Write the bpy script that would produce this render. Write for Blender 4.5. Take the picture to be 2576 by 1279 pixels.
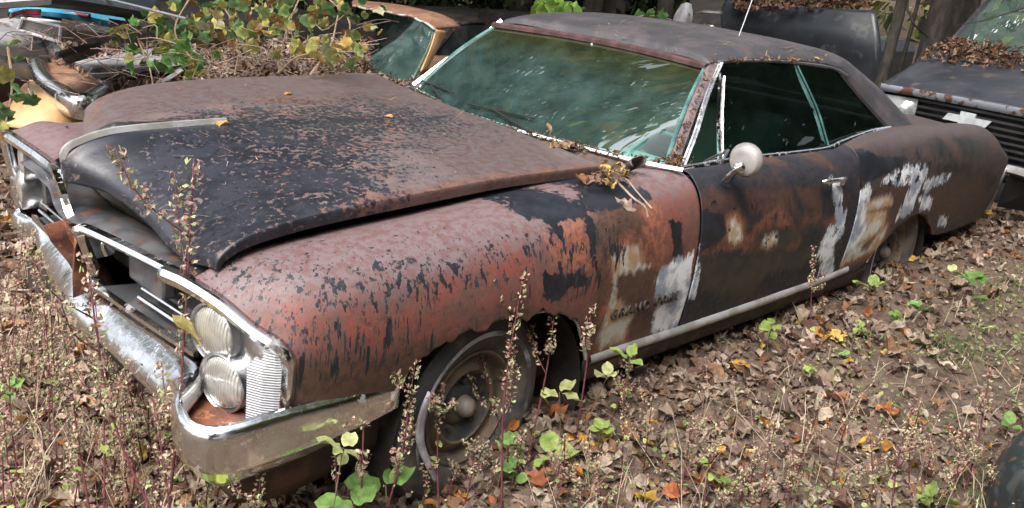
import bpy, bmesh, math, random
import numpy as np
from mathutils import Vector, Matrix, noise as mnoise
random.seed(7); rng = np.random.default_rng(7)
for o in list(bpy.data.objects): bpy.data.objects.remove(o)
SC = bpy.context.scene; COL = SC.collection
# ------------------------------------------------------------------ camera
CR = np.array([[0.7064290299, -0.6986975329, 0.1130477033], [-0.1441959279, -0.2984431881, -0.943471885], [0.6929397954, 0.65019491, -0.3115782709]])
CC = np.array([-1.0103725, -2.78695112, 1.66252138]); CF = 2354.1992; PW, PH = 2576., 1279.
cam = bpy.data.cameras.new('camera'); camo = bpy.data.objects.new('camera', cam); COL.objects.link(camo)
cam.lens = 36 * CF / PW; cam.sensor_width = 36; cam.clip_end = 500; cam.clip_start = 0.05
M4 = Matrix.Identity(4)
for i in range(3):
    M4[i][0] = CR[0][i]; M4[i][1] = -CR[1][i]; M4[i][2] = -CR[2][i]; M4[i][3] = CC[i]
camo.matrix_world = M4; SC.camera = camo
# ------------------------------------------------------------------ light
SUN_EL, SUN_AZ = 55., 196.     # azimuth of the direction towards the sun, degrees from +x counter-clockwise
w = bpy.data.worlds.new('World'); SC.world = w; w.use_nodes = True
nt = w.node_tree; bg = nt.nodes['Background']
sky = nt.nodes.new('ShaderNodeTexSky'); sky.sky_type = 'NISHITA'; sky.sun_disc = False
sky.sun_elevation = math.radians(SUN_EL); sky.sun_rotation = math.radians(90 - SUN_AZ)
sky.air_density = 1.0; sky.dust_density = 6.0; sky.ozone_density = 0.6
hs = nt.nodes.new('ShaderNodeHueSaturation'); hs.inputs['Saturation'].default_value = 0.42
nt.links.new(sky.outputs[0], hs.inputs['Color']); nt.links.new(hs.outputs[0], bg.inputs[0])
bg.inputs[1].default_value = 0.15
sd = bpy.data.lights.new('sun', 'SUN'); sd.energy = 0.95; sd.angle = math.radians(34); sd.color = (1, .96, .9)
so = bpy.data.objects.new('sun', sd); COL.objects.link(so)
el, az = math.radians(SUN_EL), math.radians(SUN_AZ)
so.rotation_euler = Vector((math.cos(el)*math.cos(az), math.cos(el)*math.sin(az), math.sin(el))).to_track_quat('Z', 'Y').to_euler()
SC.view_settings.view_transform = 'Standard'; SC.view_settings.look = 'None'; SC.view_settings.gamma = 1
SC.view_settings.exposure = 1.45
SC.render.engine = 'CYCLES'
SC.cycles.max_bounces = 7; SC.cycles.transparent_max_bounces = 12; SC.cycles.glossy_bounces = 4

# ------------------------------------------------------------------ helpers
def ray(u, v): return np.array([(u - PW/2)/CF, (v - PH/2)/CF, 1.]) @ CR
def at(u, v, ax, val):
    """measured point of the photograph -> point on the plane ax = val"""
    r = ray(u, v); i = 'xyz'.index(ax); return CC + r * (val - CC[i]) / r[i]
def at_depth(u, v, d): return CC + ray(u, v) * d
def depth(p): return float(CR[2] @ (np.array(p) - CC))
def AT(lst, ax, val): return [at(u, v, ax, val) for u, v in lst]
def zg(x, y):
    x = np.asarray(x, float); y = np.asarray(y, float)
    z = np.interp(x, [-30, -1, 0.2, .8, 2, 4, 5.4, 8, 40, 200], [-.5, -.03, .0, .03, .10, .20, .25, .36, 1.9, 9.])
    d = np.hypot(x, y); z = z + np.clip(d - 11, 0, 200) * .03
    z = z + .11*np.exp(-((y+.98)/.33)**2)*np.interp(x, [.80, 1.12, 1.5, 2.2, 3.2], [0, 1, .75, .25, 0])
    z = z + .025*np.sin(x*2.1 + y*1.3) * np.cos(y*2.3 - x*.7) + .012*np.sin(x*7 + 1.7*y)*np.sin(y*6.1)
    return z
def tag(o, label=None, cat=None, group=None, kind=None):
    if label: o['label'] = label
    if cat: o['category'] = cat
    if group: o['group'] = group
    if kind: o['kind'] = kind
    return o
def empty(name, label, cat, loc=(0, 0, 0), group=None, rz=0):
    o = bpy.data.objects.new(name, None); COL.objects.link(o); o.location = loc; o.rotation_euler = (0, 0, rz)
    o.empty_display_size = .1
    return tag(o, label, cat, group)
def link(name, me, mat, parent=None, smooth=True):
    o = bpy.data.objects.new(name, me); COL.objects.link(o)
    if mat: me.materials.append(mat)
    if smooth and len(me.polygons): me.polygons.foreach_set('use_smooth', [True]*len(me.polygons))
    if parent is not None: o.parent = parent
    return o
def mesh(name, V, F, mat, parent=None, smooth=True, attrs=None):
    me = bpy.data.meshes.new(name); me.from_pydata([tuple(map(float, v)) for v in V], [], [tuple(map(int, f)) for f in F])
    if attrs:
        for k, a in attrs.items():
            at_ = me.attributes.new(k, 'FLOAT', 'POINT'); at_.data.foreach_set('value', np.asarray(a, np.float32))
    me.update(); return link(name, me, mat, parent, smooth)
class MB:
    def __init__(s): s.V = []; s.F = []
    def add(s, V, F):
        n = len(s.V); s.V += [tuple(map(float, v)) for v in V]; s.F += [tuple(int(i) + n for i in f) for f in F]; return s
    def box(s, c, sz, rot=None, bev=0):
        sx, sy, sz_ = [a/2 for a in sz]; P = [(x, y, z) for x in (-sx, sx) for y in (-sy, sy) for z in (-sz_, sz_)]
        if rot is not None: P = [rot @ Vector(p) for p in P]
        P = [(p[0]+c[0], p[1]+c[1], p[2]+c[2]) for p in P]
        return s.add(P, [(0, 1, 3, 2), (4, 6, 7, 5), (0, 4, 5, 1), (2, 3, 7, 6), (0, 2, 6, 4), (1, 5, 7, 3)])
    def grid(s, G):
        n, m = len(G), len(G[0]); V = [p for r in G for p in r]
        return s.add(V, [(i*m+j, (i+1)*m+j, (i+1)*m+j+1, i*m+j+1) for i in range(n-1) for j in range(m-1)])
    def tube(s, pts, r, k=8, cap=True):
        pts = [Vector(p) for p in pts]; n = len(pts); rr = r if hasattr(r, '__len__') else [r]*n; V = []; up = None
        for i, p in enumerate(pts):
            t = (pts[min(i+1, n-1)] - pts[max(i-1, 0)]).normalized()
            if up is None: up = Vector((0, 0, 1)) if abs(t.z) < .9 else Vector((1, 0, 0))
            a = t.cross(up).normalized(); b = a.cross(t).normalized(); up = b
            for j in range(k):
                q = 2*math.pi*j/k; V.append(p + (a*math.cos(q) + b*math.sin(q))*rr[i])
        F = [(i*k+j, i*k+(j+1) % k, (i+1)*k+(j+1) % k, (i+1)*k+j) for i in range(n-1) for j in range(k)]
        if cap: F += [tuple(range(k))[::-1], tuple((n-1)*k+j for j in range(k))]
        return s.add(V, F)
    def sweep(s, path, prof, up=(0, 0, 1), closed=False):
        """prof: list of (side, up) offsets"""
        path = [Vector(p) for p in path]; n = len(path); k = len(prof); V = []; U = Vector(up)
        for i, p in enumerate(path):
            t = (path[min(i+1, n-1)] - path[max(i-1, 0)]).normalized(); a = t.cross(U).normalized(); b = a.cross(t).normalized()
            V += [p + a*q[0] + b*q[1] for q in prof]
        kk = k if closed else k-1
        F = [(i*k+j, i*k+(j+1) % k, (i+1)*k+(j+1) % k, (i+1)*k+j) for i in range(n-1) for j in range(kk)]
        if closed: F += [tuple(range(k))[::-1], tuple((n-1)*k+j for j in range(k))]
        return s.add(V, F)
    def lathe(s, prof, origin, axis, k=32, squash=None):
        """prof: (radius, along)"""
        ax = Vector(axis).normalized(); u = ax.cross(Vector((0, 0, 1)))
        u = Vector((1, 0, 0)) if u.length < .1 else u.normalized(); v = u.cross(ax).normalized(); O = Vector(origin); V = []
        for r, h in prof:
            for j in range(k):
                q = 2*math.pi*j/k; V.append(O + ax*h + u*(r*math.cos(q)) + v*(r*math.sin(q)))
        F = [(i*k+j, i*k+(j+1) % k, (i+1)*k+(j+1) % k, (i+1)*k+j) for i in range(len(prof)-1) for j in range(k)]
        return s.add(V, F)
    def build(s, name, mat, parent=None, smooth=True, bevel=0, solid=0):
        o = mesh(name, s.V, s.F, mat, parent, smooth)
        if solid:
            m = o.modifiers.new('solid', 'SOLIDIFY'); m.thickness = solid; m.offset = 0
        if bevel:
            m = o.modifiers.new('bevel', 'BEVEL'); m.width = bevel; m.segments = 2; m.limit_method = 'ANGLE'
        if smooth and (bevel or solid):
            o.data.set_sharp_from_angle(angle=math.radians(40))
        elif smooth: o.data.set_sharp_from_angle(angle=math.radians(50))
        return o
def cat(P, t, n=8):
    """Catmull-Rom through P (k,3); returns n samples per span"""
def spline(P, n):
    P = np.asarray(P, float); k = len(P); t = np.linspace(0, k-1, n); i = np.clip(t.astype(int), 0, k-2); f = (t-i)[:, None]
    p0 = P[np.clip(i-1, 0, k-1)]; p1 = P[i]; p2 = P[i+1]; p3 = P[np.clip(i+2, 0, k-1)]
    p0 = np.where((i == 0)[:, None], 2*p1-p2, p0); p3 = np.where((i == k-2)[:, None], 2*p2-p1, p3)
    return .5*((2*p1) + (-p0+p2)*f + (2*p0-5*p1+4*p2-p3)*f**2 + (-p0+3*p1-3*p2+p3)*f**3)
def resample(P, n):
    P = np.asarray(P, float); d = np.r_[0, np.cumsum(np.linalg.norm(np.diff(P, axis=0), axis=1))]
    t = np.linspace(0, d[-1], n); return np.stack([np.interp(t, d, P[:, i]) for i in range(P.shape[1])], 1)
def patch(stations, nu, nv):
    """stations: list of polylines (k points each, 3D) -> grid nu x nv, smooth in both directions"""
    S = np.stack([resample(spline(s, 60), nv) for s in stations])          # m,nv,3
    return np.stack([spline(S[:, j], nu) for j in range(nv)], 1)           # nu,nv,3
def gridmesh(name, G, mat, parent, attrs=None, keep=None, solid=0, flip=False):
    n, m, _ = G.shape; V = G.reshape(-1, 3)
    i, j = np.meshgrid(np.arange(n-1), np.arange(m-1), indexing='ij'); i = i.ravel(); j = j.ravel()
    F = np.stack([i*m+j, (i+1)*m+j, (i+1)*m+j+1, i*m+j+1], 1)
    if flip: F = F[:, ::-1]
    if keep is not None: F = F[keep(V[F].mean(1))]
    o = mesh(name, V, F, mat, parent, True, attrs)
    if solid:
        md = o.modifiers.new('solid', 'SOLIDIFY'); md.thickness = solid; md.offset = -1
    return o
def polysdf(P, poly):
    poly = np.asarray(poly, float); n = len(poly); d = np.full(len(P), 1e9); ins = np.zeros(len(P), bool)
    for i in range(n):
        a = poly[i]; b = poly[(i+1) % n]; ab = b-a; ap = P-a
        t = np.clip((ap@ab)/(ab@ab+1e-12), 0, 1); d = np.minimum(d, np.linalg.norm(ap - t[:, None]*ab, axis=1))
        c = ((a[1] > P[:, 1]) != (b[1] > P[:, 1])) & (P[:, 0] < (b[0]-a[0])*(P[:, 1]-a[1])/(b[1]-a[1]+1e-12)+a[0]); ins ^= c
    return np.where(ins, d, -d)
def masks(P, layers):
    out = {}
    for k, polys in layers.items():
        s = np.full(len(P), -.15)
        for q in polys: s = np.maximum(s, polysdf(P, q))
        out[k] = np.clip(s, -.15, .15)
    return out

# ------------------------------------------------------------------ materials
MATS = {}
class NT:
    def __init__(s, name):
        s.m = bpy.data.materials.new(name); s.m.use_nodes = True; s.t = s.m.node_tree; s.b = s.t.nodes['Principled BSDF']
        s.out = s.t.nodes['Material Output']
    def n(s, typ, ins={}, **kw):
        x = s.t.nodes.new(typ)
        for k, v in kw.items(): setattr(x, k, v)
        for k, v in ins.items(): s.set(x.inputs[k], v)
        return x
    def set(s, sock, v):
        if isinstance(v, bpy.types.NodeSocket): s.t.links.new(v, sock)
        elif isinstance(v, bpy.types.Node): s.t.links.new(v.outputs[0], sock)
        else:
            if sock.type == 'RGBA' and len(v) == 3: v = (*v, 1)
            sock.default_value = v
    def coord(s, scale=(1, 1, 1), src='Object'):
        tc = s.n('ShaderNodeTexCoord'); mp = s.n('ShaderNodeMapping', {'Vector': tc.outputs[src], 'Scale': scale}); return mp.outputs[0]
    def noise(s, scale, detail=4, rough=.55, vec=None, dist=0):
        x = s.n('ShaderNodeTexNoise', {'Scale': scale, 'Detail': detail, 'Roughness': rough, 'Distortion': dist})
        s.set(x.inputs['Vector'], vec if vec is not None else s.coord()); return x.outputs['Fac']
    def math(s, op, a, b=0., c=0.):
        x = s.n('ShaderNodeMath', operation=op); s.set(x.inputs[0], a); s.set(x.inputs[1], b); s.set(x.inputs[2], c); return x.outputs[0]
    def ramp(s, f, a, b, lo=0., hi=1.):
        x = s.n('ShaderNodeMapRange', {'Value': f, 'From Min': a, 'From Max': b, 'To Min': lo, 'To Max': hi}, interpolation_type='SMOOTHSTEP'); return x.outputs[0]
    def mix(s, f, a, b):
        x = s.n('ShaderNodeMix', data_type='RGBA'); s.set(x.inputs[0], f); s.set(x.inputs[6], a); s.set(x.inputs[7], b); return x.outputs[2]
    def attr(s, name):
        x = s.n('ShaderNodeAttribute', attribute_name=name); return x.outputs['Fac']
    def bump(s, h, strength=.3, dist=.002):
        x = s.n('ShaderNodeBump', {'Height': h, 'Strength': strength, 'Distance': dist}); s.set(s.b.inputs['Normal'], x.outputs[0]); return x
    def P(s, **kw):
        for k, v in kw.items(): s.set(s.b.inputs[k.replace('_', ' ')], v)
        return s.m
def simple(name, c1, c2=None, scale=8, rough=.6, metal=0., bump=0., bs=60, c3=None, thr=(.45, .6), stretch=(1, 1, 1), spec=.5, rv=.1):
    if name in MATS: return MATS[name]
    t = NT(name); col = c1; vec = t.coord(stretch)
    if c2 is not None: col = t.mix(t.ramp(t.noise(scale, 6, .6, vec), *thr), c1, c2)
    if c3 is not None: col = t.mix(t.ramp(t.noise(scale*2.7, 5, .65, vec), .56, .64), col, c3)
    t.P(Base_Color=col, Metallic=metal); t.set(t.b.inputs['Specular IOR Level'], spec)
    t.set(t.b.inputs['Roughness'], t.ramp(t.noise(scale*1.7, 4, .6), .3, .7, max(rough-rv, .02), min(rough+rv, 1)))
    if bump: t.bump(t.noise(bs, 4, .6), bump, .004)
    MATS[name] = t.m; return t.m
def paint(name, base1, base2, black=(.010, .012, .018), white=(.74, .76, .80), orange=(.33, .10, .055), brown=(.105, .045, .028),
          grey=(.15, .105, .11), speck=1., drips=True, base3=None, bumpy=.35, spks=30, am_=.035, af_=.03, dk=1.):
    """weathered car paint: layers of bare rust, primer, black top coat; the layer outlines come from mesh attributes in metres"""
    t = NT(name); nm = t.noise(9, 5, .6); nf = t.noise(55, 5, .65); nff = t.noise(220, 3, .6)
    ns = t.noise(1, 4, .6, t.coord((42, 42, 5.5)))
    ns2 = t.noise(1, 3, .6, t.coord((85, 85, 13)))
    col = t.mix(t.ramp(nm, .38, .62), base1, base2)
    if base3: col = t.mix(t.ramp(t.noise(5, 5, .7), .50, .64), col, base3)
    nmid = t.noise(33, 6, .75); dark_ = t.n('ShaderNodeHueSaturation', {'Color': col, 'Value': .60, 'Saturation': .9}); lite_ = t.n('ShaderNodeHueSaturation', {'Color': col, 'Value': 1.25, 'Saturation': 1.1})
    col = t.mix(t.ramp(nmid, .50, .62), t.mix(t.ramp(nmid, .36, .46), dark_.outputs[0], col), lite_.outputs[0])
    rough = t.ramp(nf, .3, .7, .5, .8)
    def layer(att, c, c2=None, e=.006, am=.05, af=.03, r=None, ns_amp=0., off=0.):
        nonlocal col, rough
        f = t.math('ADD', t.attr(att), .010 if att == 'wht' else off if off else .004 if att == 'wh2' else 0.)
        f = t.math('MULTIPLY_ADD', t.math('SUBTRACT', nm, .5), am*2, f)
        f = t.math('MULTIPLY_ADD', t.math('SUBTRACT', nf, .5), af*2, f)
        if ns_amp: f = t.math('MULTIPLY_ADD', t.math('SUBTRACT', ns, .5), ns_amp*2, f)
        k = t.ramp(f, -e, e)
        cc = c if c2 is None else t.mix(t.ramp(nmid if att in ('gry', 'org', 'brn') else nm, .42, .60), c, c2)
        col = t.mix(k, col, cc)
        if r is not None:
            x = t.n('ShaderNodeMix', data_type='FLOAT'); t.set(x.inputs[0], k); t.set(x.inputs[2], rough); t.set(x.inputs[3], r); rough = x.outputs[0]
        return k
    layer('gry', grey, (grey[0]*.85, grey[1]*.62, grey[2]*.58), .05, .06, .03, .55)
    layer('wh2', (.24, .10, .045), (.13, .06, .035), .03, .03, .03, .7, off=.035)
    layer('brn', brown, (brown[0]*.6, brown[1]*.62, brown[2]*.7), .02, .05, .03, .6)
    layer('org', orange, (orange[0]*.5, orange[1]*.55, orange[2]*.6), .03, .07, .04, .7)
    layer('olv', (.032, .031, .025), (.014, .016, .020), .03, .05, .02, .42, .05)
    layer('blk', black, (black[0]*1.9, black[1]*1.8, black[2]*1.7), .004, am_, af_, .36, .02 if drips else 0.)
    layer('wht', white, (.27, .31, .39), .012, .035, .03, .5, .05)
    layer('wh2', (.52, .50, .44), (.36, .24, .14), .02, .03, .02, .6, .03)
    # speckled remains of black top coat: density set by attribute 'spk' (0..1)
    sp = t.math('ADD', t.math('MULTIPLY', t.noise(spks, 8, .74), 1.), t.math('MULTIPLY', t.attr('spk'), .40))
    k = t.ramp(sp, .745, .775); col = t.mix(k, col, black)
    x = t.n('ShaderNodeMix', data_type='FLOAT'); t.set(x.inputs[0], k); t.set(x.inputs[2], rough); t.set(x.inputs[3], .36); rough = x.outputs[0]
    if drips:
        dr = t.math('ADD', ns, t.math('MULTIPLY', t.attr('drp'), .26)); k = t.ramp(dr, .79, .81); col = t.mix(k, col, (.012, .014, .02))
        dr = t.math('ADD', ns2, t.math('MULTIPLY', t.attr('drp'), .25)); k = t.ramp(dr, .80, .825); col = t.mix(k, col, (.03, .032, .04))
    # small rust pits everywhere and pale scratches
    k = t.ramp(nff, .66, .72); col = t.mix(t.math('MULTIPLY', k, .5*speck), col, (.24, .11, .075))
    k = t.ramp(t.noise(120, 2, .5), .76, .79); col = t.mix(t.math('MULTIPLY', k, .5*speck), col, (.45, .42, .40))
    t.P(Base_Color=col, Roughness=rough); t.set(t.b.inputs['Specular IOR Level'], .45)
    t.bump(t.math('ADD', nf, t.math('MULTIPLY', nff, .6)), bumpy, .0025)
    MATS[name] = t.m; return t.m
PAINT_SIDE = paint('weathered_side_paint', (.150, .060, .049), (.112, .058, .049), base3=(.172, .054, .042), grey=(.145, .108, .115), orange=(.26, .095, .06), brown=(.10, .055, .038))
PAINT_DOOR = paint('weathered_door_paint', (.011, .013, .020), (.020, .018, .022), base3=(.034, .022, .021), grey=(.05, .045, .05), orange=(.16, .062, .038), brown=(.070, .036, .028), drips=False, speck=.5, bumpy=.2, spks=13)
PAINT_REAR = paint('weathered_quarter_paint', (.052, .038, .034), (.036, .034, .034), base3=(.070, .040, .033), grey=(.070, .058, .060), brown=(.068, .042, .030), orange=(.16, .06, .04), drips=True, spks=11, speck=.6, bumpy=.25)
PAINT_HOOD = paint('weathered_hood_paint', (.110, .083, .081), (.088, .073, .075), base3=(.135, .074, .064), grey=(.094, .078, .079), black=(.014, .016, .023), brown=(.135, .070, .055), am_=.02, af_=.055, drips=False, speck=.6, bumpy=.3)
def chrome(name, dirt=.5, rough=.1, tint=(.78, .78, .80), spot=.6):
    t = NT(name); n1 = t.noise(30, 6, .7); n2 = t.noise(7, 4, .6)
    k = t.ramp(t.math('ADD', n1, t.math('MULTIPLY', n2, .6)), spot+.28, spot+.40)
    col = t.mix(t.math('MULTIPLY', k, dirt), tint, (.13, .075, .05)); col = t.mix(t.ramp(n2, .45, .65, 0, .25*dirt), col, (.35, .34, .32))
    t.P(Base_Color=col, Metallic=t.ramp(k, 0, 1, 1, 1-.8*dirt), Roughness=t.ramp(t.math('ADD', n1, k), .3, 1.3, rough, rough+.35)); t.bump(t.math('ADD', n2, t.math('MULTIPLY', t.noise(16, 3, .5), .35)), .35, .012)
    MATS[name] = t.m; return t.m
CHROME = chrome('pitted_chrome', .5, .12, (.80, .82, .84), spot=.62); CHROME2 = chrome('clean_chrome', .35, .12, (.8, .8, .8)); SILVER = chrome('dull_aluminium', .4, .30, (.50, .51, .53), .62); BRIGHT = simple('bright_aluminium_trim', (.50, .50, .51), (.36, .35, .33), 9, .38, .5)
RUST = simple('flaky_rust', (.16, .055, .03), (.09, .035, .025), 14, .85, 0, .6, 90, (.27, .10, .045))
DARKMETAL = simple('dark_grimy_metal', (.012, .010, .009), (.03, .021, .016), 9, .75, 0, .3)
BLACK = simple('deep_black', (.006, .006, .006), (.012, .011, .01), 6, .8)
GREYMETAL = simple('grey_sheet_metal', (.10, .105, .115), (.17, .165, .165), 6, .45, .5, .15, 20, (.13, .07, .05))
RUBBER = simple('cracked_tyre_rubber', (.046, .045, .048), (.13, .112, .095), 3.5, .8, 0, .4, 60)
WHITEWALL = simple('whitewall_rubber', (.40, .40, .47), (.085, .078, .075), 2.6, .6, thr=(.44, .52))
RIM = simple('muddy_wheel_steel', (.13, .105, .082), (.20, .145, .10), 7, .8, 0, .3, 50, (.06, .06, .065))
DRUM = simple('dark_wheel_centre', (.040, .043, .052), (.10, .085, .07), 10, .6, 0, .2)
CAPM = simple('dusty_grease_cap', (.22, .19, .16), (.15, .11, .09), 20, .5)
VINYL = simple('faded_roof_vinyl', (.042, .041, .048), (.068, .060, .067), 6, .52, 0, .6, 130, (.056, .044, .040), spec=.5)
DASH = simple('sun_bleached_dashboard', (.30, .44, .42), (.40, .54, .52), 5, .7)
SEAT = simple('teal_seat_vinyl', (.035, .075, .07), (.06, .10, .09), 5, .6)
def glass(name, tint, band=None, dust=.05, streak=.0, refl=.8, haze=(.20, .30, .28), gr=.05):
    t = NT(name); t.t.nodes.remove(t.b); t.b = None
    tc = t.coord()
    col = tint
    if band is not None:
        sx = t.n('ShaderNodeSeparateXYZ', {'Vector': tc}); col = t.mix(t.ramp(t.math('ADD', sx.outputs[2], t.math('MULTIPLY', t.noise(4), .05)), band[0], band[1]), tint, band[2])
    tr = t.n('ShaderNodeBsdfTransparent', {'Color': col}); gl = t.n('ShaderNodeBsdfGlossy', {'Roughness': gr, 'Color': (.9*refl, .95*refl, .95*refl, 1)})
    fr = t.n('ShaderNodeFresnel', {'IOR': 1.5}); m1 = t.n('ShaderNodeMixShader'); t.set(m1.inputs[0], fr.outputs[0]); t.set(m1.inputs[1], tr.outputs[0]); t.set(m1.inputs[2], gl.outputs[0])
    df = t.n('ShaderNodeBsdfDiffuse', {'Color': (*haze, 1)})
    if band is not None: t.set(df.inputs[0], t.mix(t.ramp(t.math('ADD', sx.outputs[2], t.math('MULTIPLY', t.noise(4), .05)), band[0]+.01, band[1]+.02), haze, (.07, .085, .035)))
    f = t.ramp(t.noise(6, 6, .7), .3, .8, dust*.45, dust*1.4)
    m2 = t.n('ShaderNodeMixShader'); t.set(m2.inputs[0], f); t.set(m2.inputs[1], m1.outputs[0]); t.set(m2.inputs[2], df.outputs[0]); last = m2
    if streak:
        d2 = t.n('ShaderNodeBsdfDiffuse', {'Color': (.62, .70, .70, 1)})
        v = t.n('ShaderNodeMapping', {'Vector': t.coord(), 'Rotation': (0, .9, 0)}); v2 = t.n('ShaderNodeMapping', {'Vector': v.outputs[0], 'Scale': (7, 55, 40)})
        a = t.noise(1, 5, .65, v2.outputs[0]); b = t.noise(3.2, 2, .5)
        k = t.ramp(t.math('ADD', a, t.math('MULTIPLY', b, .5)), .93, .99, 0, streak)
        sp = t.ramp(t.noise(75, 3, .6), .72, .76, 0, streak*.6)
        m3 = t.n('ShaderNodeMixShader'); t.set(m3.inputs[0], t.math('MAXIMUM', k, sp)); t.set(m3.inputs[1], last.outputs[0]); t.set(m3.inputs[2], d2.outputs[0]); last = m3
    t.t.links.new(last.outputs[0], t.out.inputs[0]); MATS[name] = t.m; return t.m
WSGLASS = glass('tinted_windshield_glass', (.56, .84, .80), (1.15, 1.28, (.42, .52, .22)), .27, .14, .42, (.085, .155, .145), .02)
SIDEGLASS = glass('tinted_side_glass', (.16, .26, .24), None, .05, .10, .75, (.05, .08, .068), .012)
EDGEGLASS = simple('green_glass_edge', (.05, .12, .115), (.10, .20, .19), 9, .2)
LENS = None
def lensmat():
    t = NT('headlight_lens'); tc = t.coord((1, 1, 1)); wv = t.n('ShaderNodeTexWave', {'Vector': tc, 'Scale': 38, 'Distortion': .4}, bands_direction='Y')
    t.P(Base_Color=t.mix(t.ramp(t.noise(16, 5, .6), .4, .62), (.46, .45, .42), (.28, .27, .25)), Roughness=.12, Metallic=.35)
    t.set(t.b.inputs['Coat Weight'], .8); t.bump(wv.outputs['Fac'], .5, .004); return t.m
LENS = lensmat()
def vcol(name, rough=.75, trans=.25, spec=.3, bump=0):
    t = NT(name); a = t.n('ShaderNodeAttribute', attribute_name='col'); nv = t.noise(45, 3, .6)
    col = t.mix(t.ramp(nv, .35, .7), a.outputs['Color'], t.n('ShaderNodeHueSaturation', {'Color': a.outputs['Color'], 'Value': .62}).outputs[0])
    t.P(Base_Color=col, Roughness=rough); t.set(t.b.inputs['Specular IOR Level'], spec)
    if trans:
        tl = t.n('ShaderNodeBsdfTranslucent', {'Color': col}); mx = t.n('ShaderNodeMixShader'); t.set(mx.inputs[0], trans); t.set(mx.inputs[1], t.b.outputs[0]); t.set(mx.inputs[2], tl.outputs[0])
        t.t.links.new(mx.outputs[0], t.out.inputs[0])
    MATS[name] = t.m; return t.m
LEAFM = vcol('leaf_surface', .6, .3, .35); LITTERM = vcol('dead_leaf_surface', .8, .12, .2); STEMM = vcol('stem_surface', .7, 0)
# ------------------------------------------------------------------ ground
def ax_coords(lo, hi, fine, far):
    a = list(np.arange(lo, hi+1e-6, fine)); s = fine
    x = hi
    while x < far: s *= 1.35; x += s; a.append(x)
    s = fine; x = lo
    while x > -far: s *= 1.35; x -= s; a.insert(0, x)
    return np.array(a)
gx = ax_coords(-1.6, 7.0, .045, 150); gy = ax_coords(-2.8, 3.2, .045, 150)
GX, GY = np.meshgrid(gx, gy, indexing='ij'); GZ = zg(GX, GY)
hf = .010*np.sin(GX*23+3*np.sin(GY*9))*np.sin(GY*27+2*np.sin(GX*11)); GZ = GZ + np.where((abs(GX) < 8) & (abs(GY) < 4), hf, 0)
t = NT('forest_soil'); n1 = t.noise(1.3, 5, .6); n2 = t.noise(22, 6, .7); n3 = t.noise(90, 4, .7)
c = t.mix(t.ramp(n2, .35, .65), (.055, .036, .026), (.14, .098, .068)); c = t.mix(t.ramp(n1, .5, .62), c, (.125, .085, .06)); c = t.mix(t.ramp(n3, .55, .7), c, (.20, .15, .11))
t.P(Base_Color=c, Roughness=.95); t.bump(t.math('ADD', n2, n3), .8, .015)
ground = gridmesh('ground', np.stack([GX, GY, GZ], 2), t.m, None); tag(ground, kind='structure')

# ------------------------------------------------------------------ the coupe
car = empty('abandoned_coupe', 'rusty black two-door coupe with popped hood filling the middle of the clearing', 'car')
def side_part(name, stations, nu, nv, mat, layers, parent, extra=None, sgn=-1, zlow=None, keep=None, xmap=None, tops=None):
    """stations in driver's side coordinates (x, w, z) -> mesh at y = sgn*w"""
    G = patch([[(x, w, z) for x, w, z in s] for s in stations], nu, nv)
    if zlow is not None:                     # trim the lower edge along a curve: squeeze the lower rows
        for i in range(nu):
            col = G[i]; zl = zlow(col[-1, 0]); n = nv
            zz = col[:, 2]; k = np.argmax(zz < zl) if (zz < zl).any() else None
            if k is not None:
                d = np.r_[0, np.cumsum(np.linalg.norm(np.diff(col, axis=0), axis=1))]
                f = (zz[k-1]-zl)/(zz[k-1]-zz[k]+1e-9); L = d[k-1]+f*(d[k]-d[k-1]); tt = np.linspace(0, L, n)
                G[i] = np.stack([np.interp(tt, d, col[:, q]) for q in range(3)], 1)
    P = G.reshape(-1, 3).copy(); at_ = masks(P[:, [0, 2]], layers) if layers else {}
    if extra: at_.update(extra(P))
    for k in ('gry', 'brn', 'org', 'olv', 'blk', 'wht', 'wh2'): at_.setdefault(k, np.full(len(P), -.15))
    for k in ('spk', 'drp'): at_.setdefault(k, np.zeros(len(P)))
    G = G.copy(); G[..., 1] *= sgn
    return gridmesh(name, G, mat, parent, at_, keep, .004, flip=(sgn > 0))
def pxz(lst, y=-.985, ox=0, oy=0, s=1.): return [at(ox+s*u, oy+s*v, 'y', y)[[0, 2]] for u, v in lst]
A = lambda l: pxz(l, -.985, 1167.3, 389.1, .4259)     # measured patches of the three views of the side
B = lambda l: pxz(l, -.985, 1634.2, 350.2, .3042)
C_ = lambda l: pxz(l, -.975, 2023.3, 311.3, .3043)
D_ = lambda l: pxz(l, -.98)
fr_edge = [(.051, .69, .767), (.086, .79, .741), (.124, .88, .697), (.156, .94, .67), (.173, .965, .643), (.180, .97, .60), (.186, .955, .486), (.19, .945, .45)]
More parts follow.
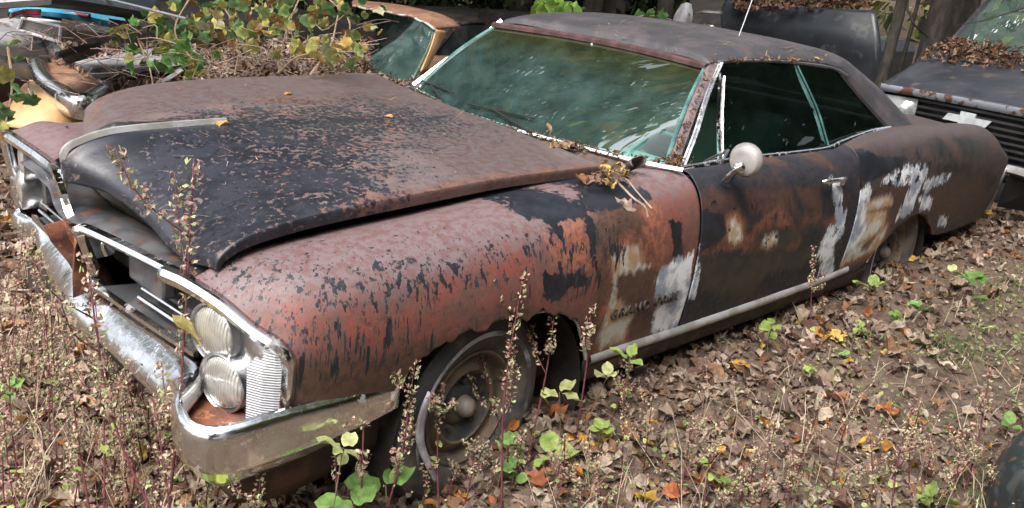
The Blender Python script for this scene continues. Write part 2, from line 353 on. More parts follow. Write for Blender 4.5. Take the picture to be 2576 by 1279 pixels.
f_st = [fr_edge,
 [(.20, .69, .815), (.21, .79, .812), (.22, .88, .79), (.235, .945, .735), (.245, .975, .67), (.25, .982, .60), (.255, .970, .49), (.26, .945, .42)],
 [(.42, .69, .838), (.42, .79, .842), (.42, .88, .826), (.42, .952, .775), (.42, .986, .70), (.42, .997, .61), (.42, .985, .50), (.42, .955, .40)],
 [(.80, .69, .862), (.80, .79, .872), (.80, .885, .856), (.80, .957, .80), (.80, .992, .72), (.80, 1.003, .63), (.80, .995, .52), (.80, .965, .38)],
 [(1.2, .69, .893), (1.2, .79, .903), (1.2, .885, .885), (1.2, .955, .83), (1.2, .988, .74), (1.2, 1.0, .64), (1.2, .992, .50), (1.2, .962, .33)],
 [(1.55, .70, .91), (1.55, .80, .918), (1.55, .89, .90), (1.55, .950, .848), (1.55, .982, .76), (1.55, .992, .64), (1.55, .985, .50), (1.55, .957, .325)],
 [(1.912, .78, .93), (1.912, .85, .93), (1.912, .91, .903), (1.912, .95, .85), (1.912, .976, .76), (1.912, .985, .64), (1.912, .98, .50), (1.912, .957, .325)]]
archx = np.array([.19, .30, .45, .50, .53, .585, .715, .873, 1.05, 1.15, 1.25, 1.30, 1.335, 1.35, 1.36, 1.92])
archz = np.array([.45, .437, .425, .43, .49, .555, .587, .597, .585, .568, .515, .45, .38, .345, .325, .325])
def zfl(x):
    z = float(np.interp(x, archx, archz)); return z + .006*math.sin(x*61) + .004*math.sin(x*143+1) + (.012*math.sin(x*37)*math.exp(-((x-.95)/.25)**2))
B1 = A([(450, 390), (550, 350), (650, 300), (800, 330), (900, 255), (1020, 225), (1120, 235), (1190, 270), (1180, 300), (1080, 325), (900, 340), (805, 385), (790, 480), (772, 560), (778, 745), (742, 730), (750, 560), (740, 470), (765, 405), (700, 410), (625, 440), (610, 505), (580, 500), (540, 430), (480, 440)])
B2 = A([(440, 690), (560, 700), (700, 690), (720, 760), (600, 790), (540, 850), (440, 860)])
BR1 = A([(800, 380), (900, 345), (1050, 325), (1140, 300), (1190, 360), (1210, 500), (1215, 620), (1140, 780), (1060, 900), (960, 930), (850, 1100), (760, 1140), (735, 1000), (755, 760), (778, 600), (790, 480)])
BR2 = D_([(725, 935), (860, 905), (1000, 875), (1060, 850), (1160, 815), (1260, 775), (1340, 765), (1370, 790), (1200, 815), (1090, 870), (1010, 960), (730, 1040)])
BR3 = A([(960, 930), (1060, 880), (1160, 940), (1150, 1040), (990, 1090)])
O1 = A([(850, 610), (900, 540), (960, 480), (1040, 520), (1075, 600), (1100, 700), (1050, 650), (880, 710), (860, 800), (840, 900), (790, 1000), (800, 850), (850, 760)])
O2 = A([(600, 430), (700, 410), (760, 405), (745, 470), (740, 560), (740, 660), (640, 690), (520, 650), (520, 520), (600, 520)])
O3 = B([(0, 560), (150, 520), (190, 800), (150, 980), (20, 1080), (-60, 900)])
O4 = D_([(1010, 700), (1330, 640), (1400, 700), (1330, 760), (1200, 790), (1080, 830), (1000, 860), (980, 780)])
W1 = A([(905, 600), (950, 540), (1020, 555), (1040, 640), (1080, 660), (900, 700), (880, 712), (890, 650)])
W2 = A([(845, 900), (880, 860), (930, 900), (1000, 930), (960, 1110), (820, 1145), (800, 1080), (830, 1000)])
W2b = A([(870, 600), (882, 600), (885, 720), (872, 800), (860, 880), (840, 890), (868, 730)])
W3 = A([(1235, 625), (1330, 600), (1330, 1030), (1190, 1060), (1140, 1040), (1145, 950), (1170, 840), (1125, 745), (1190, 655)])
W3b = A([(1150, 235), (1175, 240), (1192, 280), (1195, 320), (1185, 320), (1178, 275)])
W2c = A([(850, 940), (905, 925), (900, 1090), (870, 1120), (840, 1120)])
BK3 = A([(1225, 400), (1290, 380), (1290, 610), (1215, 610)])
GR_F = [(-.2, 1.2), (-.2, .70), (.15, .735), (.5, .765), (1.0, .80), (1.4, .85), (1.95, .88), (1.95, 1.2)]  # grey top band: oxidised primer with sky sheen painted in
def ex_f(P):
    x, z = P[:, 0], P[:, 2]
    d = np.interp(x, [0, .2, .5, 1.2, 1.45, 1.5], [.6, .85, .90, .85, .95, 0.]) * np.interp(z, [.40, .52, .56, .80, .86, .9], [0, .55, 1, 1, .55, .0])
    d = d * np.interp(x+0*z, [0, 5], [1, 1]) * np.where(z < np.interp(x, [.2, 1.0], [.515, .60]), 0., 1.)
    d = np.where((x > .62) & (x < 1.12) & (z < .72), d*.72, d)
    s = np.interp(z, [.62, .74, .9, 1], [.15, .22, .20, .1]) * np.interp(x, [0, .4, 1.2], [1.1, .8, .4])
    return {'drp': d, 'spk': s}
fender = side_part('front_fender', f_st, 260, 96, PAINT_SIDE, dict(gry=[GR_F], brn=[BR1, BR2, BR3], org=[O1, O2, O3], blk=[B1, B2, BK3], wht=[W3, W2c], wh2=[W1, W2, W2b]), car, ex_f, -1, zfl)
tag(fender, 'driver side front fender with bare rust, black drips and a pale patch behind the wheel')
f2 = [[(.12, .42, .80), (.125, .55, .802), (.13, .70, .802), (.135, .84, .80), (.14, .94, .79), (.155, .966, .72), (.175, .962, .60), (.19, .95, .45)],
 [(.24, .50, .835), (.24, .62, .845), (.25, .78, .845), (.255, .90, .83), (.26, .962, .78), (.265, .978, .68), (.265, .97, .52), (.27, .945, .42)]] + f_st[2:]
side_part('front_fender', f2, 90, 40, PAINT_SIDE, dict(gry=[GR_F]), car, None, 1, zfl)
# door
def dst(x, zb, wb=.845, ws=.985): return [(x, wb, zb), (x, wb+.035, zb-.004), (x, wb+.075, zb-.035), (x, ws-.032, zb-.085), (x, ws-.010, zb-.17), (x, ws, zb-.29), (x, ws-.004, zb-.43), (x, ws-.025, zb-.605)]
d_st = [dst(1.924, .934), dst(2.35, .938), dst(2.8, .932), dst(3.10, .928), dst(3.235, .945, .848)]
for s in d_st: s[0] = (s[0][0], .83, s[0][2])
DB_brn = [B([(330, 480), (560, 450), (740, 440), (760, 560), (640, 600), (500, 620), (335, 600)]), B([(830, 450), (1000, 440), (1200, 430), (1240, 620), (1030, 640), (830, 640)]), B([(1250, 420), (1420, 430), (1420, 600), (1300, 620)]),
          B([(1110, 200), (1250, 185), (1270, 255), (1130, 265)]), B([(1440, 150), (1560, 130), (1590, 250), (1450, 220)])]
DB_org = [B([(370, 965), (540, 880), (640, 790), (760, 740), (840, 730), (960, 640), (1100, 590), (1150, 650), (1200, 700), (1400, 650), (1545, 640), (1545, 730), (1440, 760), (1400, 700), (1230, 740), (1240, 830), (1200, 930), (1100, 900), (1000, 905), (860, 900), (850, 960), (740, 980), (760, 900), (640, 930), (480, 960)])]
DB_olv = [B([(380, 985), (640, 940), (900, 930), (1200, 930), (1400, 840), (1420, 900), (1300, 1050), (1000, 1120), (860, 1279), (420, 1279)]), B([(840, 760), (1400, 700), (1400, 760), (1240, 760), (1220, 880), (860, 890)])]
DB_blk = [B([(640, 940), (760, 900), (740, 980), (600, 990)]), B([(340, 620), (620, 640), (640, 780), (540, 870), (345, 950)])]
DB_wh2 = [B([(650, 820), (672, 690), (712, 662), (748, 720), (755, 825), (700, 855)]), B([(922, 860), (945, 812), (1030, 792), (1040, 835), (980, 875)])]
DB_wht = [B([(300, 810), (355, 830), (410, 885), (365, 950), (378, 1100), (385, 1290), (250, 1290), (290, 1050)]), B([(310, 540), (350, 540), (356, 820), (305, 830)]), B([(1545, 375), (1600, 380), (1590, 520), (1555, 520)]),
          B([(1548, 575), (1600, 590), (1590, 760), (1535, 830), (1485, 900), (1522, 960), (1535, 1100), (1430, 1125), (1450, 1000), (1400, 960), (1425, 850), (1470, 740), (1552, 720)])]
def ex_d(P):
    return {'spk': np.interp(P[:, 2], [.3, .45, .6, .9], [.1, .3, .48, .3])}
door = side_part('door', d_st, 200, 84, PAINT_DOOR, dict(brn=DB_brn, org=DB_org, olv=DB_olv, blk=DB_blk, wht=DB_wht, wh2=DB_wh2), car, ex_d)
tag(door, 'black driver door with rust stains and two pale spots')
side_part('door', d_st, 20, 20, PAINT_DOOR, None, car, None, 1)
# rear quarter
q_st = [[(3.243, .83, .947)] + dst(3.243, .945, .848)[1:],
 [(3.45, .80, .972), (3.45, .87, .972), (3.45, .925, .935), (3.45, .958, .87), (3.45, .978, .77), (3.45, .982, .65), (3.45, .978, .50), (3.45, .955, .31)],
 [(3.75, .72, .97), (3.75, .83, .984), (3.75, .915, .945), (3.75, .957, .88), (3.75, .98, .78), (3.75, .988, .66), (3.75, .982, .50), (3.75, .955, .31)],
 [(4.2, .70, .952), (4.2, .82, .984), (4.2, .905, .95), (4.2, .955, .88), (4.2, .975, .79), (4.2, .975, .66), (4.2, .968, .50), (4.2, .945, .33)],
 [(4.7, .70, .935), (4.7, .81, .968), (4.7, .895, .935), (4.7, .948, .87), (4.7, .972, .77), (4.7, .97, .64), (4.7, .962, .50), (4.7, .94, .34)],
 [(5.1, .70, .905), (5.08, .80, .94), (5.09, .88, .91), (5.11, .94, .84), (5.13, .965, .75), (5.14, .965, .63), (5.13, .955, .50), (5.10, .935, .36)],
 [(5.26, .70, .89), (5.23, .80, .915), (5.25, .87, .88), (5.29, .925, .81), (5.385, .95, .735), (5.35, .952, .63), (5.32, .945, .50), (5.27, .925, .365)],
 [(5.33, .70, .87), (5.33, .79, .885), (5.37, .85, .85), (5.41, .89, .79), (5.455, .915, .735), (5.41, .92, .63), (5.37, .915, .50), (5.33, .90, .37)]]
rax = np.array([3.2, 3.28, 3.40, 3.48, 3.55, 3.60, 3.70, 3.81, 3.95, 4.1, 4.22, 4.28, 4.33, 4.38, 4.42, 4.6, 5.0, 5.5])
raz = np.array([.325, .315, .30, .31, .345, .395, .460, .517, .545, .54, .50, .46, .43, .385, .365, .35, .352, .365])
def zql(x): return float(np.interp(x, rax, raz)) + .004*math.sin(x*47)
QB_blk = [C_([(285, 250), (420, 245), (600, 250), (780, 290), (880, 300), (800, 340), (700, 420), (560, 470), (470, 500), (400, 560), (370, 450), (320, 420), (330, 330)]), C_([(530, 450), (560, 450), (545, 530), (525, 520)])]
QB_olv = [C_([(1060, 180), (1200, 150), (1240, 260), (1100, 300)]), C_([(1310, 150), (1440, 160), (1450, 260), (1320, 260)]), C_([(1060, 350), (1200, 330), (1380, 350), (1380, 400), (1100, 440)]), C_([(1500, 380), (1640, 340), (1600, 480), (1490, 600)])]
QB_wht = [C_([(440, 560), (515, 515), (535, 560), (485, 640), (480, 740), (500, 860), (480, 960), (440, 1100), (330, 1150), (300, 1050), (340, 850), (380, 640)]), C_([(640, 475), (750, 415), (860, 360), (990, 372), (1000, 400), (955, 500), (900, 620), (880, 700), (735, 790), (790, 660), (860, 520), (850, 470), (760, 478)]),
          C_([(985, 475), (1080, 455), (1200, 425), (1160, 470), (1040, 500), (1010, 560), (975, 520)]), C_([(228, 238), (270, 240), (300, 330), (322, 420), (300, 430), (278, 340)]), C_([(930, 610), (1040, 620), (1040, 690), (960, 700)]), C_([(1130, 780), (1200, 790), (1190, 840), (1130, 830)])]
QB_wh2 = [C_([(480, 685), (520, 640), (685, 585), (700, 650), (600, 690), (510, 722)]), C_([(490, 735), (650, 730), (640, 830), (570, 910), (470, 980), (300, 1160), (440, 960), (500, 860)]), C_([(620, 860), (655, 850), (650, 920), (600, 1030), (440, 1110), (290, 1160), (300, 1110), (520, 1050)])]
QB_brn = [C_([(1050, 505), (1280, 465), (1480, 430), (1500, 600), (1500, 680), (1140, 890), (1055, 700)]), C_([(530, 560), (650, 490), (850, 480), (860, 530), (790, 650), (730, 790), (690, 700), (700, 590), (520, 640), (480, 690)])]
QB_gry = [[(3.2, 1.05), (3.2, .955), (3.5, .945), (4.2, .93), (5.0, .91), (5.5, .86), (5.6, 1.05)]]
QB_org = [C_([(330, 340), (460, 330), (460, 380), (340, 395)]), C_([(850, 390), (885, 395), (870, 450), (850, 440)])]
def ex_q(P):
    x, z = P[:, 0], P[:, 2]
    return {'spk': np.interp(x, [3.2, 3.6, 4.3, 4.7, 5.5], [.55, .55, .5, .38, .3])*np.interp(z, [.6, .75, .9, .96], [.1, 1, .9, .3]), 'drp': np.interp(z, [.68, .75, .93, .97], [0, .62, .62, 0])*np.interp(x, [3.2, 4.6, 5.5], [1, 1, .8])}
qp = side_part('rear_quarter_panel', q_st, 280, 88, PAINT_REAR, dict(gry=QB_gry, brn=QB_brn, org=QB_org, olv=QB_olv, blk=QB_blk, wht=QB_wht, wh2=QB_wh2), car, ex_q, -1, zql)
tag(qp, 'driver side rear quarter panel with white filler patches and a cut-down wheel arch')
side_part('rear_quarter_panel', q_st, 40, 24, PAINT_REAR, dict(gry=QB_gry), car, None, 1, zql)
# hood
def H(lst, ox=0, oy=0, s=1.): return [at(ox+s*u, oy+s*v, 'z', .965)[[0, 1]] for u, v in lst]
h_st = [
 [(1.600, -.722, .912), (1.13, -.722, .912), (.72, -.722, .892), (.40, -.722, .872), (.20, -.722, .845), (.13, -.722, .815), (.112, -.722, .79)],
 [(1.600, -.724, .944), (1.13, -.724, .944), (.72, -.724, .925), (.40, -.724, .903), (.20, -.724, .872), (.118, -.724, .833), (.100, -.722, .797)],
 [(1.603, -.712, .950), (1.13, -.712, .951), (.72, -.712, .935), (.40, -.710, .914), (.20, -.708, .880), (.112, -.700, .835), (.098, -.695, .795)],
 [(1.605, -.66, .954), (1.13, -.66, .958), (.72, -.66, .950), (.40, -.655, .928), (.20, -.64, .875), (.105, -.62, .822), (.092, -.60, .782)],
 [(1.610, -.55, .960), (1.13, -.55, .970), (.72, -.54, .968), (.40, -.53, .935), (.20, -.52, .865), (.110, -.50, .815), (.095, -.48, .780)],
 [(1.615, -.40, .968), (1.13, -.40, .980), (.72, -.40, .980), (.42, -.39, .950), (.22, -.38, .895), (.115, -.36, .850), (.095, -.35, .812)],
 [(1.622, -.22, .978), (1.13, -.22, .990), (.72, -.22, .993), (.40, -.21, .975), (.20, -.19, .935), (.090, -.17, .890), (.075, -.16, .845)],
 [(1.626, -.08, .984), (1.13, -.08, .997), (.72, -.08, 1.002), (.40, -.07, .998), (.17, -.06, .975), (.035, -.05, .925), (.020, -.05, .855)],
 [(1.628, -.015, .986), (1.13, -.015, 1.0), (.72, -.015, 1.006), (.40, -.012, 1.004), (.14, -.01, .990), (.008, -.008, .940), (.000, -.005, .852)],
 [(1.630, .05, .988), (1.13, .05, 1.001), (.72, .05, 1.007), (.40, .05, 1.002), (.17, .045, .980), (.035, .04, .93), (.022, .04, .86)],
 [(1.64, .25, .998), (1.13, .25, 1.010), (.72, .25, 1.010), (.42, .25, .995), (.25, .24, .955), (.15, .23, .90), (.14, .22, .84)],
 [(1.65, .50, 1.012), (1.13, .50, 1.018), (.74, .50, 1.016), (.48, .50, .998), (.32, .50, .96), (.25, .49, .91), (.24, .48, .85)],
 [(1.66, .68, 1.026), (1.13, .68, 1.022), (.78, .68, 1.014), (.56, .68, .998), (.41, .68, .965), (.335, .67, .92), (.325, .66, .86)],
 [(1.665, .735, 1.028), (1.13, .735, 1.020), (.79, .735, 1.010), (.58, .735, .993), (.44, .735, .962), (.355, .73, .915), (.345, .72, .86)],
 [(1.665, .745, 1.0), (1.13, .745, .99), (.79, .745, .98), (.58, .745, .965), (.44, .745, .94), (.36, .74, .90), (.35, .73, .85)]]
# the patch function runs stations first: build with the stations across, samples along x
G = patch(h_st, 190, 210)
P = G.reshape(-1, 3)
HB = [H([(150, 400), (170, 372), (215, 352), (330, 338), (430, 330), (400, 372), (330, 400), (370, 440), (440, 460), (470, 520), (545, 560), (540, 660), (420, 640), (340, 540), (250, 490), (150, 470)])]
HG = [H([(250, 205), (600, 180), (940, 165), (1100, 240), (1300, 330), (1480, 425), (1200, 450), (1050, 400), (980, 300), (600, 290), (230, 320), (190, 300)])]
HO = [H([(560, 650), (600, 590), (700, 560), (860, 520), (1040, 470), (1300, 425), (1480, 425), (1480, 445), (1100, 510), (760, 580), (620, 630)]), H([(180, 320), (230, 230), (320, 215), (300, 240), (230, 290), (200, 330)]), H([(560, 285), (720, 272), (880, 285), (700, 292)]), H([(640, 405), (760, 400), (860, 420), (720, 440)])]
att = masks(P[:, [0, 1]], dict(blk=HB, gry=HG, brn=HO))
edge = np.minimum.reduce([P[:, 1]+.71, .72-P[:, 1], (P[:, 0]-.09)*1.5]); 
x, y = P[:, 0], P[:, 1]
zone = np.maximum.reduce([polysdf(P[:, :2], q) for q in [H([(150, 340), (330, 333), (560, 310), (760, 290), (1000, 285), (1150, 310), (1190, 335), (1020, 365), (980, 440), (880, 530), (700, 570), (560, 660), (440, 660), (150, 480)])]])

att['blk'] = np.maximum(att['blk'] - .02, np.clip(.062*zone, -.03, .0085) - .0045 + .007*np.clip((.75-P[:, 0])/.4, 0, 1)*(zone > -.02))
att['spk'] = np.clip(.30 + zone*1.0, 0.0, .5) * np.interp(x, [0, 1.0, 1.6], [1, .9, .3])
bands = np.exp(-((y+.10-.06*np.sin(x*2))/.05)**2)*np.interp(x, [.5, .7, 1.45, 1.6], [0, .5, .5, 0])
att['spk'] = np.clip(att['spk'] + bands*.45, 0, .8)
att['brn'] = np.maximum(att['brn']-.03, np.clip(.016-np.abs(y+.715), -.15, .15))
for k in ('org', 'olv', 'wht', 'wh2'): att[k] = np.full(len(P), -.15)
att['drp'] = np.zeros(len(P))
hood = gridmesh('hood', G, PAINT_HOOD, car, att, None, .005)
tag(hood, 'sprung hood with mauve rust, flaked black paint and a pointed nose')
mb = MB(); nose = [(.004, -.004, .875), (.006, -.005, .945), (.06, -.004, .975), (.145, -.004, .996), (.30, -.004, 1.005), (.52, 0, 1.009)]
nose = spline(nose, 24); 
for i in range(1): mb.sweep(nose, [(-.012*1, -.004), (-.006, .012), (.006, .012), (.012, -.004)])
mb.build('hood_trim', BRIGHT, hood)
mb = MB(); mb.add([(.15, -.002, 1.0), (.50, .0, 1.011), (.50, .004, 1.011), (.16, .03, 1.016), (.10, .04, .985), (.07, .01, .985)], [(0, 1, 2, 3), (0, 3, 4, 5)]); mb.build('hood_emblem', SILVER, hood, solid=.004)
# inner structures in black under the hood
mb = MB(); mb.box((.95, 0, .55), (1.3, 1.26, .45)); mb.box((1.0, 0, .76), (1.1, .5, .12)); mb.build('engine_bay', DARKMETAL, car, False)
mb = MB(); mb.box((2.6, 0, .27), (4.9, 1.62, .10)); mb.box((2.7, 0, .33), (1.6, 1.84, .10)); mb.box((4.85, 0, .48), (.85, 1.7, .30)); mb.build('floor_pan', DARKMETAL, car, False)
for s in (-1, 1):
    mb = MB(); mb.grid([[(x, s*w, z) for x in (1.37, 2.0, 2.7, 3.3, 3.6)] for w, z in ((.950, .325), (.950, .29), (.935, .235), (.90, .205), (.86, .20))])
    rk = mb.build('rocker_panel', simple('grimy_rocker', (.022, .019, .017), (.05, .035, .026), 7, .6, 0, .2, 60, (.09, .05, .03)), car, solid=.006)
for s in (-1, 1):
    mb = MB(); mb.sweep([(1.385, s*.962, .330), (1.9, s*.967, .326), (2.5, s*.967, .326), (3.05, s*.964, .330), (3.34, s*.962, .342)], [(0, .018), (.010*-s, .012), (.013*-s, 0), (.010*-s, -.014), (0, -.02)]); mb.build('rocker_moulding', BRIGHT, car)
# inner wheel housings
def housing(cx, cy0, cy1, cz, r, name):
    mb = MB(); n = 24; G = []
    for i in range(n+1):
        a = math.pi*(-.12 + 1.24*i/n); G.append([(cx - r*math.cos(a)*1.02, y, cz + r*math.sin(a)) for y in (cy0, cy1)])
    mb.grid(G); mb.add([(cx-r, cy1, 0.05), (cx+r, cy1, .05), (cx+r, cy1, cz+r), (cx-r, cy1, cz+r)], [(0, 1, 2, 3)]); mb.build(name, DARKMETAL, car)
for s in (-1, 1):
    housing(.94, s*.965, s*.56, .22, .405, 'wheel_housing'); housing(3.96, s*.94, s*.56, .20, .40, 'wheel_housing')
# arch lip of the front fender
mb = MB(); lp = [(x, -(.985 if x < 1.3 else .978), z+.001) for x, z in zip(archx[3:14], archz[3:14])]; mb.tube(spline(lp, 50), .0065, 6); mb.build('wheel_arch_lip', simple('arch_lip_steel', (.42, .41, .42), (.26, .22, .20), 9, .45, .3), car)
mb = MB(); lp = [(x, -.965, z-.002) for x, z in zip(rax[4:14], raz[4:14])]; mb.tube(spline(lp, 50), .006, 6); mb.build('wheel_arch_lip', RUST, car)
# wheels
def wheel(c, s, rear=False, tilt=0.):
    w = empty('wheel', None, None, c); w.parent = car; O = Vector((0, 0, 0)); ax = (math.sin(tilt), s*math.cos(tilt), 0)
    mb = MB(); mb.lathe([(.19, -.14), (.24, -.16), (.30, -.15), (.335, -.12), (.343, -.06), (.343, .01), (.332, .045), (.305, .064), (.292, .069), (.272, .0715), (.235, .064), (.205, .045), (.192, .03)], O, ax, 48); ty = mb.build('tyre', RUBBER, w)
    mb = MB(); mb.lathe([(.272, .0735), (.262, .0745), (.254, .0715)], O, ax, 48); mb.build('whitewall_stripe', WHITEWALL, ty)
    mb = MB(); mb.lathe([(.197, .028), (.196, .040), (.188, .042), (.182, .030), (.176, .0), (.168, -.008), (.155, .006), (.138, .022), (.125, .026), (.118, .020)], O, ax, 40); mb.build('rim', RIM, w)
    mb = MB(); mb.lathe([(.119, .021), (.105, .0), (.075, -.012), (.066, .004), (.05, .008), (.001, .008)], O, ax, 32)
    for k in range(5):
        a = k*2*math.pi/5+.3; u = Vector(ax).cross(Vector((0, 0, 1))); p = O + u*(.085*math.cos(a)) + Vector((0, 0, .085*math.sin(a))); mb.lathe([(.011, -.012), (.011, .012), (.001, .014)], p, ax, 8)
    mb.build('wheel_centre', DRUM, w)
    mb = MB(); mb.lathe([(.036, .0), (.034, .03), (.028, .045), (.012, .053), (.001, .055)], O, ax, 20); mb.build('grease_cap', CAPM, w)
wheel((.875, -.872, .262), -1, tilt=.10); wheel((.885, .865, .275), 1); wheel((4.00, -.85, .30), -1); wheel((4.0, .85, .30), 1)
fl = [[at(u, v, 'y', -.985) for u, v in r] for r in ([(1078, 985), (1058, 1030), (1046, 1085), (1052, 1130), (1072, 1175), (1092, 1215)], [(1092, 1000), (1076, 1035), (1066, 1085), (1070, 1125), (1086, 1168), (1104, 1212)])]
mb = MB(); mb.grid(patch([[tuple(p) for p in r] for r in fl], 4, 24).tolist()); mb.build('loose_whitewall_strip', simple('dirty_pale_strip', (.48, .46, .54), (.26, .25, .28), 9, .6), car, solid=.006)
# ------------------------------------------------------------------ front end
for s, dx in ((-1, 0.), (1, .07)):
    mb = MB(); e = [(x-.006, s*w, z) for x, w, z in (fr_edge if s < 0 else f2[0])]; e = [(e[0][0]-.025, s*.60, .772)] + e if s < 0 else [(.10, .30, .80)] + e; e = spline(e, 44)
    mb.sweep(e, [(-s*a_, b_) for a_, b_ in ((-.007, -.012), (-.006, .010), (.008, .018), (.028, .010), (.034, -.012))], up=(-1, 0, 0)); mb.build('fender_edge_trim', CHROME, car, solid=.003)
    hb = empty('headlight_unit', None, None, (.06+dx, s*.75, .54)); hb.parent = car; O = np.array([.06+dx, s*.75, .54]); hb.location = (.06+dx, s*.75+(.06 if s > 0 else 0), .54+(.085 if s > 0 else 0))
    rel = lambda p: tuple(np.array(p) - O)
    bez = MB()
    for (yy, zz, x0) in ((-.745, .634, .088+dx), (-.792, .512, .092+dx)):
        c = rel((x0, -s*yy if s > 0 else yy, zz)); 
        c = rel((x0, abs(yy)*s, zz)); axh = (-1, s*.22, -.02)
        bez.lathe([(.072, -.15), (.080, -.03), (.083, .0), (.082, .010), (.078, .012), (.074, .004), (.072, -.004)], c, axh, 40)
        mb = MB(); mb.lathe([(.073, -.002), (.068, .008), (.05, .016), (.025, .021), (.001, .022)], c, axh, 32); mb.build('headlight', LENS, hb)
    # ribbed outer cheek and filler between the lamps
    Gc = []
    for i in range(26):
        v = i/25; zt = .70-.255*v; rib = 0
        row = []
        for (xx, yy) in ((.135, .68), (.125, .80), (.118, .865), (.13, .905), (.15, .93), (.172, .945)):
            row.append(rel((xx+dx, s*(yy - .05*max(0, (zt-.62)/.1)), zt)))
        Gc.append(row)
    bez.grid(Gc)
    bez.build('headlight_bezel', SILVER, hb)
    mb = MB(); Gc = []
    for i in range(121):
        v = i/120; zt = .655-.215*v; off = .0035*(1 if (i//2) % 2 else 0); ins = max(0, (zt-.58)/.075)*.035
        Gc.append([rel((xx+dx, s*(yy+off+.004), zt)) for xx, yy in ((.108+ins, .872+ins*.6), (.128+ins*.5, .910+ins*.2), (.150, .932), (.170, .946))])
    mb.grid(Gc); mb.build('ribbed_cheek', simple('ribbed_grey_aluminium', (.27, .28, .30), (.36, .37, .38), 6, .45, .3), hb, smooth=False)
    mb = MB(); mb.add([rel(p) for p in [(.20+dx, s*.62, .40), (.20+dx, s*.94, .40), (.20+dx, s*.94, .66), (.20+dx, s*.62, .78)]], [(0, 1, 2, 3)]); mb.build('backing_plate', DARKMETAL, hb)
    # grille half
    gr = empty('grille', None, None, (.06+dx*.5, s*.35, .64)); gr.parent = car; O2_ = np.array([.06+dx*.5, s*.35, .64]); rl = lambda p, dx=dx, s=s: tuple(np.array((p[0]+dx*.5, s*abs(p[1]), p[2])) - O2_)
    mb = MB(); top = [rl(p) for p in [(.045, .10, .60), (.01, .10, .71), (.004, .115, .738), (.02, .16, .744), (.055, .40, .744), (.085, .63, .742)]]
    mb.sweep(spline(top, 40), [(.0, -.016), (.020, -.010), (.026, .0), (.020, .012), (.0, .016), (-.012, 0)], closed=True); 
    bot = [rl(p) for p in [(.045, .10, .62), (.04, .105, .555), (.055, .16, .545), (.075, .45, .54), (.09, .66, .54)]]
    mb.sweep(spline(bot, 40), [(.0, -.012), (.016, -.006), (.016, .006), (.0, .012)], closed=True)
    mb.tube(spline([rl(p) for p in [(.06, .15, .66), (.05, .15, .695), (.06, .18, .706), (.09, .42, .706), (.11, .62, .700)]], 30), .0075, 8)
    mb.tube([rl(p) for p in [(.09, .30, .575), (.105, .62, .575)]], .007, 6); mb.tube([rl(p) for p in [(.10, .30, .60), (.115, .62, .60)]], .005, 6)
    mb.build('grille_frame', CHROME2, gr)
    mb = MB(); mb.grid([[rl(p) for p in r] for r in [[(.03, .11, .73), (.17, .14, .73), (.17, .14, .55), (.05, .11, .55)], [(.08, .63, .735), (.20, .64, .735), (.20, .64, .55), (.09, .64, .54)]]])
    mb.add([rl(p) for p in [(.17, .14, .73), (.20, .64, .73), (.20, .64, .55), (.17, .14, .55)]], [(0, 1, 2, 3)])
    mb.box(rl((.13, .30, .645)), (.05, .22, .10)); mb.build('grille_backing', GREYMETAL, gr, False, bevel=.012)
# centre post and crumpled nose trim
mb = MB(); mb.sweep([(.00, .0, .72), (.01, .01, .66), (.035, .01, .58), (.05, .0, .50)], [(-.055, -.02), (-.02, .02), (.02, .025), (.055, -.02)]); mb.build('centre_post', RUST, car, solid=.004)
mb = MB(); mb.sweep(spline([(.055, .15, .84), (.03, .08, .80), (.02, .00, .735), (.05, .06, .715)], 18), [(-.012, -.014), (.012, -.010), (.016, .006), (-.004, .014)], closed=True)
mb.sweep(spline([(.10, .38, .80), (.06, .25, .83), (.03, .13, .83), (.01, .02, .80)], 18), [(-.01, -.008), (.012, -.006), (.010, .010), (-.008, .010)], closed=True); mb.build('nose_trim', CHROME, car)
# header panel above the grilles
G = patch([[(.22, .60, .73), (.20, .3, .74), (.16, .0, .75), (.20, -.3, .745), (.24, -.62, .745)], [(.14, .62, .765), (.11, .3, .765), (.06, .02, .765), (.10, -.3, .762), (.15, -.62, .755)], [(.085, .63, .755), (.055, .3, .757), (.0, .02, .74), (.04, -.3, .755), (.085, -.63, .752)]], 12, 40)
nz = np.array([mnoise.noise(Vector(p)*9) for p in G.reshape(-1, 3)]).reshape(G.shape[:2]); G[..., 2] += .012*nz
gridmesh('header_panel', G, simple('scuffed_header_paint', (.05, .052, .06), (.10, .10, .105), 9, .45, .3, .1, 30, (.16, .07, .04), (.4, .6)), car, None, None, .004)
mb = MB(); mb.box((.27, 0, .66), (.05, 1.3, .32)); mb.build('radiator_support', simple('dull_green_grey_metal', (.05, .052, .045), (.09, .06, .04), 8, .7), car, False)
